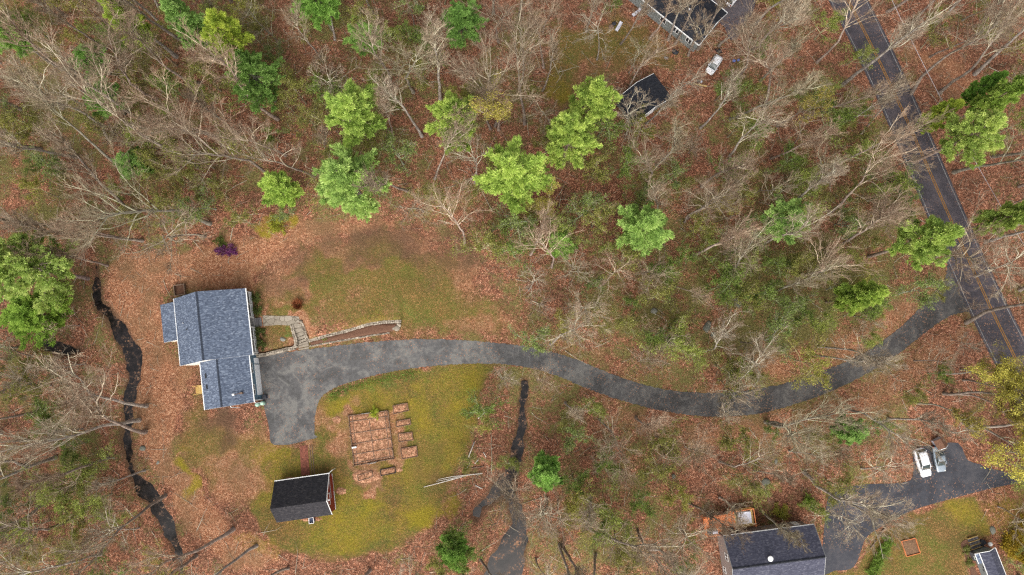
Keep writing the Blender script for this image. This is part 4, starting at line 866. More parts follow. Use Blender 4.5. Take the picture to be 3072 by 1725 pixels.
stick('log', 'weathered grey log lying beside the neighbour\'s hedge', 'fallen log', [c8(385, 1075), c8(318, 1170)], .14, .12, 'oldwood', .12)
stick('log', 'thin lower log in line with the hedge', 'fallen log', [c8(312, 1180), c8(268, 1245)], .1, .1, 'oldwood', .12)
p, q = c6t(1365, 633), c6t(1468, 652); mb = MB(); L_ = math.hypot(q[0] - p[0], q[1] - p[1]); mb.box(-L_ / 2, L_ / 2, -.13, .13, .1, .16, math.atan2(q[1] - p[1], q[0] - p[0]), ((p[0] + q[0]) / 2, (p[1] + q[1]) / 2)); tag(mb.build('plank', M['newwood']), 'long orange plank on the ground below the white car', 'plank')
def heap(name, label, cat, pt, mats, seed, r_=.5):
    t = thing(name, label, cat, (pt[0], pt[1], h1(*pt[:2]))); rr = random.Random(seed)
    for i, m_ in enumerate(mats):
        mb = MB(); mb.rock((rr.uniform(-.5, .5), rr.uniform(-.4, .4), .2), r_ * rr.uniform(.7, 1.1), .55, seed * 10 + i); mb.build('bag', M[m_], t, True)
heap('junk_heap', 'dark heap with pale bits beside the orange plank', 'heap', c6t(1420, 628), ['black', 'oldwood', 'dirtywhite'], 1, .35)
heap('tarp_bundle', 'crumpled blue tarp on the leaves right of the white car', 'tarp', c6t(1690, 470), ['tarp', 'tarp'], 2, .4)
heap('tarp_bundle', 'black covered heap between bare trees near the top house corner', 'tarp', c6t(1240, 402), ['black', 'black', 'black'], 3, .75)
heap('junk_heap', 'brown grey heap left of the black covered heap', 'heap', c6t(1175, 428), ['oldwood', 'metalgrey'], 4, .5)
heap('tarp_bundle', 'black and rusty bundle just above the white car', 'tarp', c6t(1545, 395), ['black', 'black', 'brick', 'mulch'], 5, .55)
heap('junk_heap', 'black heap beside the pale lawn chair', 'heap', c6t(758, 190), ['black', 'oldwood'], 6, .6)
def lawn_chair(pt, rz, label):
    t = thing('lawn_chair', label, 'chair', (pt[0], pt[1], 0), rz, 'pale lawn loungers')
    mb = MB(); mb.box(-.3, .3, -.3, .9, .3, .35); mb.build('seat', M['dirtywhite'], t)
    mb = MB(); mb.add([(-.3, -.32, .32), (.3, -.32, .32), (.3, -.32, .37), (-.3, -.32, .37), (-.3, -.85, .75), (.3, -.85, .75), (.3, -.88, .8), (-.3, -.88, .8)], [(0, 3, 2, 1), (4, 5, 6, 7), (0, 1, 5, 4), (1, 2, 6, 5), (2, 3, 7, 6), (3, 0, 4, 7)]); mb.build('backrest', M['dirtywhite'], t)
    for x in (-.27, .27):
        for y in (-.25, .8): mb = MB(); mb.tube([(x, y, 0), (x, y, .3)], .03, 5); mb.build('leg', M['metalgrey'], t)
lawn_chair(c6t(937, 102), 2.2, 'pale lounger nearest the top house wall'); lawn_chair(c6t(803, 208), 2.6, 'pale lounger beside the black heap, lower of the two')
p = c8(770, 445)
t = thing('playhouse', 'tiny white gabled playhouse above the silver car', 'playhouse', (p[0], p[1], 0), .5)
mb = MB(); mb.extrude([(-.75, 0), (-.75, 1.1), (0, 1.6), (.75, 1.1), (.75, 0)], -.7, .7); mb.build('wall', M['dirtywhite'], t); gable_roof(t, [(-.95, 1.1), (0, 1.75), (.95, 1.1)], -.85, .85, M['mulch'], th=.06)
mb = MB(); mb.extrude([(-.97, 1.12), (0, 1.78), (.97, 1.12), (.97, 1.04), (0, 1.66), (-.97, 1.04)], -.9, -.84); mb.build('trim', M['white'], t)

# ------------------------------------------------------------------ cars
def car(name, label, cat, x, y, head, L, W, H, paint, long_roof, top_col=None):
    """head = direction the nose points"""
    t = thing(name, label, cat, (x, y, .02), head); n = 14; hw = W / 2
    def loft(secs, k, nm, mat, par):
        vs = []
        for (px, ww, z0, z1, e) in secs:
            for j in range(k):
                a = 2 * PI * j / k; ca, sa = math.cos(a), math.sin(a)
                vs.append((px, ww * math.copysign(abs(ca) ** e, ca), (z0 + z1) / 2 + (z1 - z0) / 2 * math.copysign(abs(sa) ** e, sa)))
        m_ = len(secs); fs = [(i * k + j, i * k + (j + 1) % k, (i + 1) * k + (j + 1) % k, (i + 1) * k + j) for i in range(m_ - 1) for j in range(k)] + [tuple(range(k)), tuple(range((m_ - 1) * k, m_ * k))]
        mb = MB(); mb.add(vs, fs); return mb.build(nm, M[mat], par, True)
    h2 = L / 2; zb = H * .56
    loft([(-h2, hw * .78, .4, zb * .92, .4), (-h2 + .12, hw * .9, .28, zb * .98, .38), (-h2 + .5, hw * .98, .2, zb, .36), (0, hw, .18, zb, .36), (h2 - 1.3, hw * .99, .2, zb, .36), (h2 - .6, hw * .95, .24, zb * .92, .38), (h2 - .18, hw * .86, .3, zb * .82, .42), (h2, hw * .68, .4, zb * .7, .5)], 28, 'body', paint, t)
    cf = h2 - L * .27; cr = -h2 + (.18 if long_roof else L * .2)
    loft([(cr, hw * .84, zb - .12, zb + .04, .4), (cr + (.25 if long_roof else .55), hw * .76, zb - .12, H - .06, .4), (cr + L * .2, hw * .78, zb - .12, H - .015, .4), (cf - L * .2, hw * .78, zb - .12, H - .03, .4), (cf - .35, hw * .8, zb - .12, zb + .22, .4), (cf + .1, hw * .84, zb - .12, zb + .01, .4)], 28, 'windows', 'carglass', t)
    ra, rb = cr + (.3 if long_roof else .6), cf - L * .17
    mb = MB(); k = 7; vs = []
    for i in range(k):
        px = ra + (rb - ra) * i / (k - 1); wv = hw * (.7 + .03 * math.sin(PI * i / (k - 1))); cam_ = .03 * math.sin(PI * i / (k - 1))
        vs += [(px, -wv, H - .06 + cam_), (px, -wv * .6, H + .01 + cam_), (px, wv * .6, H + .01 + cam_), (px, wv, H - .06 + cam_)]
    mb.add(vs, [(i * 4 + j, i * 4 + j + 1, (i + 1) * 4 + j + 1, (i + 1) * 4 + j) for i in range(k - 1) for j in range(3)]); r_ = mb.build('roof', M[paint], t, True); so = r_.modifiers.new('thick', 'SOLIDIFY'); so.thickness = .05; so.offset = -1
    mb = MB()
    for s in (-1, 1):
        mb.tube([(rb, s * hw * .74, H - .05), (cf + .08, s * hw * .83, zb + .02)], .045, 5); mb.tube([(ra, s * hw * .72, H - .06), (cr, s * hw * .82, zb)], .06, 5); mb.tube([((ra + rb) / 2, s * hw * .8, H - .1), ((ra + rb) / 2, s * hw * .9, zb - .05)], .045, 5)
    mb.build('pillar', M[paint], t)
    for sx in (-1, 1):
        for s in (-1, 1):
            wx = sx * L * .3; mb = MB(); mb.tube([(wx, s * (hw - .22), .32), (wx, s * (hw - .0), .32)], .33, 20); ty = mb.build('wheel', M['rubber'], t)
            mb = MB(); mb.tube([(wx, s * (hw + .0), .32), (wx, s * (hw + .012), .32)], .2, 14); mb.build('rim', M['rim'], ty)
    for s in (-1, 1):
        mb = MB(); mb.rock((h2 - .2, s * hw * .68, zb * .74), .17, .5, 5); mb.build('headlight', M['lamp'], t, True)
        mb = MB(); mb.rock((-h2 + .1, s * hw * .7, zb * .85), .15, .7, 6); mb.build('tail_light', M['redlamp'], t, True)
        mb = MB(); mb.rock((cf - .25, s * (hw + .08), zb + .08), .12, .7, 7); mb.build('mirror', M[paint], t, True)
    mb = MB(); mb.tube([(ra + .3, 0, H), (ra + .1, 0, H + .15)], .03, 5); mb.build('antenna', M['black'], r_)
    return t
wc = np.array([(37.35, 56.5), (38.41, 55.6), (36.57, 52.97), (35.18, 53.88)]).mean(0)
car('parked_car', 'white compact car parked on leaves beside the black outbuilding', 'car', wc[0] + .1, wc[1] + .15, math.atan2(-2.7, -1.75), 3.9, 1.68, 1.45, 'carwhite', True)
car('parked_car', 'white estate car parked on the lower right driveway, left of two', 'car', 70.15, -16.25, math.atan2(-4.6, 1.15), 4.85, 1.95, 1.75, 'carwhite', True)
car('parked_car', 'silver blue car parked right of the white estate car', 'car', 73.1, -15.7, math.atan2(-4.3, .55), 4.3, 1.75, 1.45, 'carsilver', False)
p = cT(1500, 25)
car('parked_van', 'white van half cut off at the top edge behind the house', 'van', p[0] + .8, p[1] + 1.1, math.atan2(-.75, -.6) + PI, 5.2, 1.95, 1.95, 'carwhite', True)

# ------------------------------------------------------------------ overhead cable along the road
wpts = [c7(920, 0, 7), c7(1085, 320, 7), c7(1310, 760, 7), c7(1560, 1210, 7), c4b(1690, 0, 7), c4b(1870, 300, 7)]
FW = fitxy(wpts, 2)
t = thing('utility_line', 'thin pale cable strung parallel to the right side of the road', 'cable')
ya, yb = 92.0, -30.0
def wx(y): return float(FW(y)) if 15 < y < 66 else (float(FW(66) + FW.deriv()(66) * (y - 66)) if y >= 66 else float(FW(15) + FW.deriv()(15) * (y - 15)))
mb = MB(); mb.tube([(wx(y), y, 7 + .00035 * (y - 31) ** 2) for y in np.linspace(ya, yb, 40)], .035, 5); mb.build('cable', M['wire'], t)
for y in (ya, yb):
    zt = 7 + .00035 * (y - 31) ** 2
    mb = MB(); mb.tube([(wx(y), y, 0), (wx(y), y, zt + 1.2)], [.17, .12], 10); mb.build('pole', M['oldwood'], t)

# ------------------------------------------------------------------ plants
def np_tubes(Pt, R, k):
    B, n, _ = Pt.shape
    T = np.empty_like(Pt); T[:, 1:-1] = Pt[:, 2:] - Pt[:, :-2]; T[:, 0] = Pt[:, 1] - Pt[:, 0]; T[:, -1] = Pt[:, -1] - Pt[:, -2]
    T /= np.linalg.norm(T, axis=2, keepdims=True) + 1e-9
    ref = np.where(np.abs(T[..., 2:3]) < .9, np.array([.1, .2, 1.]), np.array([1., .1, .2]))
    A = np.cross(T, ref); A /= np.linalg.norm(A, axis=2, keepdims=True) + 1e-9; C = np.cross(T, A)
    a = 2 * PI * np.arange(k) / k
    Vv = Pt[:, :, None, :] + R[:, :, None, None] * (A[:, :, None, :] * np.cos(a)[None, None, :, None] + C[:, :, None, :] * np.sin(a)[None, None, :, None])
    idx = np.arange(B * n * k).reshape(B, n, k); j2 = (np.arange(k) + 1) % k
    q = np.stack([idx[:, :-1, :], idx[:, :-1, j2], idx[:, 1:, j2], idx[:, 1:, :]], -1).reshape(-1, 4)
    return Vv.reshape(-1, 3), q
def norm(a): return a / (np.linalg.norm(a, axis=-1, keepdims=True) + 1e-9)
def sprout(rng, par, plen, m, t0, t1, ang, ratio, n, wob, up, keep=1.0, tip=(1.15, .5)):
    """children of every parent polyline; returns points (B*m, n, 3) and lengths"""
    B, pn, _ = par.shape
    t = rng.uniform(t0, t1, (B, m)); f = t * (pn - 1); i = np.minimum(f.astype(int), pn - 2); fr = (f - i)[..., None]
    bi = np.arange(B)[:, None]; p = par[bi, i] * (1 - fr) + par[bi, i + 1] * fr; d = norm(par[bi, i + 1] - par[bi, i])
    rv = norm(rng.normal(0, 1, (B, m, 3))); perp = norm(rv - d * np.sum(rv * d, -1, keepdims=True))
    an = np.radians(rng.uniform(ang[0], ang[1], (B, m, 1)))
    dr = norm(d * np.cos(an) + perp * np.sin(an) + np.array([0, 0, up]))
    L = plen[:, None] * ratio * rng.uniform(.6, 1.25, (B, m)) * (tip[0] - tip[1] * t)
    p, dr, L = p.reshape(-1, 3), dr.reshape(-1, 3), L.reshape(-1)
    if keep < 1: kk = rng.random(len(L)) < keep; p, dr, L = p[kk], dr[kk], L[kk]
    return wander(rng, p, dr, L, n, wob, up * .5), L
def wander(rng, p, dr, L, n, wob, up):
    out = np.empty((len(L), n, 3)); out[:, 0] = p; st = (L / (n - 1))[:, None]
    for k in range(1, n):
        dr = norm(dr + rng.normal(0, wob, dr.shape) + np.array([0, 0, up / n])); out[:, k] = out[:, k - 1] + dr * st
    return out
def taper(L, n, r0, r1): return r0[:, None] + (r1[:, None] - r0[:, None]) * np.linspace(0, 1, n)[None]
def grow(seed, H=22, style='oak', stems=1):
    rng = np.random.default_rng(seed)
    cfg = dict(oak=dict(fork=.42, limbs=12, ll=.36, wob=.15, a1=(16, 46), sub=6, tw=7, fine=5, up=.55),
               slim=dict(fork=.42, limbs=17, ll=.26, wob=.1, a1=(10, 32), sub=6, tw=7, fine=5, up=.6),
               small=dict(fork=.22, limbs=13, ll=.5, wob=.18, a1=(30, 75), sub=6, tw=6, fine=4, up=.25),
               fan=dict(fork=.1, limbs=22, ll=.62, wob=.10, a1=(15, 55), sub=6, tw=5, fine=4, up=.3))[style]
    nT = 12
    lean = rng.normal(0, .06, (stems, 2)) * (2.5 if stems > 1 else 1)
    base = np.zeros((stems, 3)); base[:, :2] = rng.normal(0, .25, (stems, 2)) if stems > 1 else 0
    trunk = wander(rng, base, norm(np.concatenate([lean, np.ones((stems, 1))], 1)), np.full(stems, H * .92), nT, .06 if style != 'oak' else .1, .25)
    r0 = np.full(stems, .0098 * H + .03) * (1 if stems == 1 else .75)
    parts = []
    tv, tq = np_tubes(trunk, taper(r0, nT, r0, r0 * .14) * np.where(np.arange(nT) == 0, 1.35, 1)[None], 8)
    limbs, lL = sprout(rng, trunk, np.full(stems, H * cfg['ll']), cfg['limbs'], cfg['fork'], .97, cfg['a1'], 1.0, 9, cfg['wob'], cfg['up'])
    rl = .0031 * H * (lL / lL.max()) + .025
    V_, Q_, A_ = [], [], []; off = 0
    def add(Pt, R, k, thin):
        nonlocal off
        v, q = np_tubes(Pt, R, k); V_.append(v); Q_.append(q + off); A_.append(np.full(len(v), thin)); off += len(v)
    add(limbs, taper(lL, 9, rl, rl * .25), 5, 0.0)
    sub, sL = sprout(rng, limbs, lL, cfg['sub'], .25, 1, (18, 52), .5, 6, cfg['wob'] * .9, cfg['up'] * .7)
    rs = .012 + .010 * sL / sL.max() * (H / 20); add(sub, taper(sL, 6, rs * 1.15, rs * .45), 4, .3)
    tw, tL = sprout(rng, sub, sL, cfg['tw'], .2, 1, (15, 48), .52, 4, .1, .25)
    rt = np.full(len(tL), .0145); add(tw, taper(tL, 4, rt, rt * .6), 3, .8)
    fn, fL = sprout(rng, tw, tL, cfg['fine'], .2, 1, (15, 50), .6, 3, .08, .25, .8)
    rf = np.full(len(fL), .0112); add(fn, taper(fL, 3, rf, rf * .6), 3, 1.0)
    return (tv, tq), (np.concatenate(V_), np.concatenate(Q_), np.concatenate(A_)), fn
def leaf_quads(rng, c, d, size, w_):
    """one rhombus per centre c along d"""
    s = size[:, None]; side = norm(np.cross(d, norm(rng.normal(0, 1, d.shape)))) * w_[:, None]
    v = np.stack([c, c + d * s * .5 + side, c + d * s, c + d * s * .5 - side], 1).reshape(-1, 3)
    q = np.arange(len(c) * 4).reshape(-1, 4); return v, q
def leaves_on(rng, fn, per, size, spread=.12, frac=1.0):
    ends = fn[rng.random(len(fn)) < frac][:, 1:].reshape(-1, 3); c = np.repeat(ends, per, 0) + rng.normal(0, spread, (len(ends) * per, 3))
    d = norm(rng.normal(0, 1, c.shape) + np.array([0, 0, .4])); s = rng.uniform(.6, 1.3, len(c)) * size
    v, q = leaf_quads(rng, c, d, s, s * .38)
    var = np.clip(np.repeat(np.repeat(rng.uniform(.1, .9, len(ends)), per) + rng.normal(0, .15, len(c)), 4), 0, 1)
    return v, q, var
def tree_proto(name, seed, H, style, leaves=None, limbmat='limb', stems=1):
    (tv, tq), (cv, cq, ca), fn = grow(seed, H, style, stems)
    root = D.objects.new(name, None); COL.objects.link(root)
    o = link('trunk', np_mesh('trunk', tv, tq, M['bark'], dict(thin=np.zeros(len(tv))), True), root)
    o = link('crown', np_mesh('crown', cv, cq, M[limbmat], dict(thin=ca), True), root)
    if leaves:
        per, size, spr, frac = leaves; v, q, var = leaves_on(np.random.default_rng(seed + 500), fn, per, size, spr, frac)
        link('leaves', np_mesh('leaves', v, q, M['leaf'], dict(var=var)), root)
    root['h'] = H; return root
def pine_proto(seed, H, R, first=.25, irregular=.35, tuft=.4):
    rng = np.random.default_rng(seed); root = D.objects.new('pine_tree', None); COL.objects.link(root); root['h'] = H
    tz = np.linspace(0, H, 10); tp = np.stack([np.cumsum(rng.normal(0, .05, 10)), np.cumsum(rng.normal(0, .05, 10)), tz], 1)[None]
    tv, tq = np_tubes(tp, taper(np.array([H]), 10, np.array([.012 * H + .05]), np.array([.03])), 8)
    link('trunk', np_mesh('trunk', tv, tq, M['pinebark'], dict(thin=np.zeros(len(tv))), True), root)
    zs, azs, Ls, els = [], [], [], []; z = H * first; a0 = 0
    while z < H * .985:
        t = (z - H * first) / (H * (1 - first)); m = rng.integers(4, 6); a0 += rng.uniform(.3, 1.2)
        prof = (min(1, .55 + 1.6 * t)) * (1 - t) ** .72
        for i in range(m):
            zs.append(z + rng.uniform(-.2, .2)); azs.append(a0 + 2 * PI * i / m + rng.normal(0, .22)); Ls.append(max(.5, R * prof * rng.uniform(1 - irregular, 1 + irregular * .6)))
            els.append(.05 + .75 * t ** 2 + rng.normal(0, .08))
        z += rng.uniform(.7, 1.15) * (H / 20)
    zs, azs, Ls, els = map(np.array, (zs, azs, Ls, els))
    d = np.stack([np.cos(azs) * np.cos(els), np.sin(azs) * np.cos(els), np.sin(els)], 1)
    b = wander(rng, np.stack([np.interp(zs, tz, tp[0, :, 0]), np.interp(zs, tz, tp[0, :, 1]), zs], 1), d, Ls, 6, .07, .35)
    bv, bq = np_tubes(b, taper(Ls, 6, .02 + .012 * Ls, np.full(len(Ls), .012)), 4)
    s, sL = sprout(rng, b, np.maximum(Ls, 1.2), 17, .16, 1, (25, 52), .4, 4, .1, .15, 1.0, (1.25, 1.0))
    sv, sq = np_tubes(s, taper(sL, 4, np.full(len(sL), .016), np.full(len(sL), .008)), 3)
    link('limbs', np_mesh('limbs', np.concatenate([bv, sv]), np.concatenate([bq, sq + len(bv)]), M['pinebark'], dict(thin=np.concatenate([np.zeros(len(bv)), np.ones(len(sv))])), True), root)
    tips = np.concatenate([s[:, 1:].reshape(-1, 3), b[:, 3:].reshape(-1, 3)]); td = np.concatenate([np.repeat(norm(s[:, -1] - s[:, 0]), 3, 0), np.repeat(norm(b[:, -1] - b[:, 0]), 3, 0)])
    nb_ = 16; c = np.repeat(tips, nb_, 0) + rng.normal(0, .1, (len(tips) * nb_, 3)); dd = norm(np.repeat(td, nb_, 0) * 1.0 + rng.normal(0, .42, (len(c), 3)) + np.array([0, 0, .3]))
    sz = rng.uniform(.7, 1.25, len(c)) * tuft; v, q = leaf_quads(rng, c, dd, sz, sz * .135)
    # whole boughs differ in age and colour, tufts a little within them
    bough = np.concatenate([np.repeat(np.repeat(rng.uniform(.0, 1., len(Ls)), 17), 3), np.repeat(rng.uniform(.15, .85, len(Ls)), 3)])
    var = np.clip(bough * .5 + rng.uniform(0, .5, len(tips)), 0, 1); link('needles', np_mesh('needles', v, q, M['needle'], dict(var=np.repeat(np.repeat(var, nb_), 4))), root)
    return root
def bush_proto(name, seed, leaf='leaf', n=2200, size=.13, stemn=14, flat=.75):
    """metre-sized shrub: leaves in uneven lobes on real stems"""
    rng = np.random.default_rng(seed); root = D.objects.new(name, None); COL.objects.link(root); root['h'] = 1.5
    d = norm(rng.normal(0, 1, (stemn, 3)) * np.array([1, 1, .3]) + np.array([0, 0, .9])); L = rng.uniform(.8, 1.35, stemn)
    st = wander(rng, np.zeros((stemn, 3)) + rng.normal(0, .06, (stemn, 3)) * np.array([1, 1, 0]), d, L, 5, .15, .1)
    sv, sq = np_tubes(st, taper(L, 5, np.full(stemn, .022), np.full(stemn, .008)), 4); sb, sl = sprout(rng, st, L, 5, .3, 1, (25, 60), .5, 4, .15, .1)
    bv, bq = np_tubes(sb, taper(sl, 4, np.full(len(sl), .01), np.full(len(sl), .005)), 3)
    link('stems', np_mesh('stems', np.concatenate([sv, bv]), np.concatenate([sq, bq + len(sv)]), M['limb'], dict(thin=np.concatenate([np.full(len(sv), .5), np.ones(len(bv))])), True), root)
    pts = np.concatenate([sb[:, 1:].reshape(-1, 3), st[:, 3:].reshape(-1, 3)]); k = rng.integers(0, len(pts), n); c = pts[k] + rng.normal(0, .11, (n, 3)); c[:, 2] = np.maximum(c[:, 2] * flat, .05)
    dd = norm(rng.normal(0, 1, c.shape) + np.array([0, 0, .5])); s = rng.uniform(.6, 1.3, n) * size; v, q = leaf_quads(rng, c, dd, s, s * .36)
    var = np.clip(np.repeat(rng.uniform(.1, .9, len(pts))[k] + rng.normal(0, .12, n), 4), 0, 1)
    link('leaves', np_mesh('leaves', v, q, M[leaf], dict(var=var)), root); return root

PROTOS = []; USED = set()
def put(proto, loc, rz, sc, tint=None):
    """first use moves the prototype itself, later uses copy it and its parts"""
    if proto.name not in USED:
        USED.add(proto.name); o = proto; o.location = loc; o.rotation_euler = (0, 0, rz); o.scale = (sc,) * 3
        for c in o.children:
            if tint: c.color = tint
    else:
        o = dup(proto, loc, rz, sc, None)
        for c in o.children: c.color = tint or (1, 1, 1, 1)
    return o

# ---- pines, each with its own label
PP = [pine_proto(21, 23, 5.2, .38, .4), pine_proto(22, 23, 4.6, .5, .55), pine_proto(23, 20, 4.2, .48, .45), pine_proto(24, 15, 3.4, .3, .4), pine_proto(25, 24, 7.6, .35, .5, .5)]
YEL, MIDG, DARKG, PALE, BLUEG = (1.22, 1.08, .62, 1), (1.12, 1.04, .82, 1), (.55, .72, .55, 1), (1.05, 1.06, 1.05, 1), (.88, .97, 1.0, 1)
pines = [  # V x, V y, crown radius in V pixels, height, prototype, tint, label
    (898, 302, 84, 23, 1, (1.08, 1.05, .85, 1), 'bright green pine standing just above the broad pale one'),
    (880, 462, 108, 20, 0, PALE, 'broad pale green evergreen at the top edge of the lawn'),
    (1142, 300, 82, 22, 0, MIDG, 'lone rounded bright pine left of the leafing grey tree'),
    (1282, 450, 100, 22, 1, (1.1, 1.06, .8, 1), 'large bright pine below the twin pines, star shaped crown'),
    (1432, 345, 86, 22, 0, MIDG, 'lower and larger pine of the touching twin pines'),
    (1488, 262, 68, 22, 2, MIDG, 'upper and smaller pine of the touching twin pines'),
    (2432, 340, 74, 22, 1, (1.15, 1.05, .95, 1), 'big yellow green pine on the far right side of the road'),
    (2372, 285, 36, 14, 3, YEL, 'narrow yellow green pine touching the far side of the road'),
    (2318, 605, 70, 24, 2, (1.1, 1.04, .9, 1), 'tall pine beside the road just above the driveway mouth'),
    (2170, 742, 46, 19, 3, (1.12, 1.06, .8, 1), 'small bright pine left of the driveway mouth'),
    (1622, 575, 72, 17, 2, (.95, 1, .95, 1), 'soft green pine alone in the middle of the east woods'),
    (1375, 1192, 50, 13, 3, (.85, 1, .85, 1), 'single green pine beside the pond below the driveway'),
    (62, 668, 122, 24, 4, (1.14, 1.05, 1.05, 1), 'huge layered pine at the left edge beside the stream'),
    (85, 790, 95, 12, 0, (.72, .8, .45, 1), 'darker olive evergreen under the huge left pine'),
    (330, 62, 46, 23, 2, (1.2, 1.08, .75, 1), 'yellowish narrow pine at the upper left, left of the blue one'),
    (478, 66, 52, 23, 2, BLUEG, 'blue green pine at the upper left between two yellower ones'),
    (580, 90, 62, 22, 1, YEL, 'strongly yellow pine above the dark evergreen'),
    (640, 195, 92, 17, 4, (.6, .72, .62, 1), 'broad dark green evergreen below the yellow pine'),
    (800, 8, 62, 14, 2, (.72, .9, .66, 1), 'deep green pine cut by the top edge left of centre'),
    (1160, 55, 72, 10, 0, (.6, .76, .62, 1), 'dark green pine behind bare trees near the top centre'),
    (1980, 555, 66, 12, 2, (.95, 1, 1, 1), 'pale soft pine in the thicket left of the road'),
    (700, 475, 56, 12, 3, (1.1, 1.08, .8, 1), 'blurred bright pine left of the broad pale evergreen'),
    (2143, 1085, 40, 12, 3, BLUEG, 'small blue green pine left of the lower right cars'),
    (2548, 225, 42, 23, 3, (1.0, 1.0, .75, 1), 'mid green pine cut by the right edge, upper one'),
    (2550, 540, 42, 22, 3, (1.1, 1.0, .9, 1), 'pale olive pine cut by the right edge, lower one'),
    (18, 85, 52, 21, 2, (.9, 1, .9, 1), 'green pine in the extreme upper left corner'),
    (1412, 612, 44, 8, 3, (.85, .95, .75, 1), 'small pine under the pale forked tree right of the lawn'),
    (335, 410, 48, 9, 3, (.7, .82, .75, 1), 'grey green young pine in the left woods below the red haze'),
    (262, 252, 54, 10, 2, (.75, .9, .75, 1), 'grey green young pine in the upper left woods'),
    (228, 150, 50, 9, 2, (.62, .8, .62, 1), 'dim green young pine left of the yellowish narrow pine'),
    (1140, 1383, 46, 10, 2, (.6, .74, .52, 1), 'dark green pine at the bottom edge below the brook bank'),
    (1885, 1390, 0, 0, 0, None, None),
    (920, 90, 56, 8, 2, (.68, .8, .64, 1), 'dim green young pine in the top woods left of centre'),
    (2480, 215, 30, 14, 3, (.7, .9, .6, 1), 'small green pine left of the upper right edge pine'),
]
TREES = []     # (object, kind word, look, image x, image y)
def proj(x, y, z=0):
    v = (x, y, z - CAM_H); yc = v[1] * _c + v[2] * _s; zc = -v[1] * _s + v[2] * _c
    return 1536 + FOC * v[0] / -zc, 862.5 - FOC * yc / -zc
TRUNKS = []; PCLEAR = [P(1806, 623) + (6,), P(1760, 560) + (5,), ]
CLEAR = [(36.7, 54.8, 3.6), (34.5, 51, 5), (31.5, 46.5, 4.5), (29, 42.5, 4), (-6, 37, 4.5), (70, -16.3, 3), (73, -15.6, 3), V(1440, 220) + (5,), V(1430, 120) + (4,)]
for i, (vx, vy, rp, H, pi_, tint, lab) in enumerate(pines):
    if not lab: continue
    zc = H * .66; x, y = V(vx, vy, zc); R = rp * 1.19255 * (CAM_H - zc) / FOC * 1.14
    p = PP[pi_]; own = {0: 5.2, 1: 4.6, 2: 4.2, 3: 3.4, 4: 7.6}[pi_]
    PCLEAR += [(x, y, 4.0), (x * .86, y * .86, 3.6)]
    o = put(p, (x, y, h1(x, y) - .05), i * 1.7, 1, tint); o.scale = (R / own, R / own, H / p['h']); TRUNKS.append((x, y))
    tag(o, lab, 'pine tree', 'evergreen pines in the woods')

# ---- bare trees
BT = dict(oak=[tree_proto('bare_tree', s, 22, 'oak') for s in (1, 2, 3, 4, 5)], slim=[tree_proto('bare_tree', s, 20, 'slim') for s in (11, 12, 13, 14)],
          small=[tree_proto('bare_tree', s, 11, 'small') for s in (31, 32, 33)], fan=[tree_proto('bare_tree', s, 9, 'fan') for s in (41, 42)],
          bud=[tree_proto('budding_tree', s, 18, 'oak', (2, .17, .16, .55)) for s in (51, 52)], gold=[tree_proto('budding_tree', 55, 19, 'oak', (3, .22, .34, .85))],
          twin=[tree_proto('bare_tree', 61, 21, 'oak', None, 'limb', 2)])
HB = dict(oak=22, slim=20, small=11, fan=9, bud=18, gold=19, twin=21)
LOOK = dict(oak='tall crooked bare tree', slim='slim upright bare tree', small='small spreading bare tree', fan='low fan shaped bare tree', bud='sparse yellow green budding tree', gold='tree in dense yellow leaf', twin='bare tree with twin trunks')
TW = [(1, 1, 1, 1), (.84, .78, .73, 1), (.68, .62, .58, 1), (1.0, .86, .8, 1), (.82, .84, .74, 1), (1.08, 1.06, 1.02, 1), (.78, .68, .64, 1)]
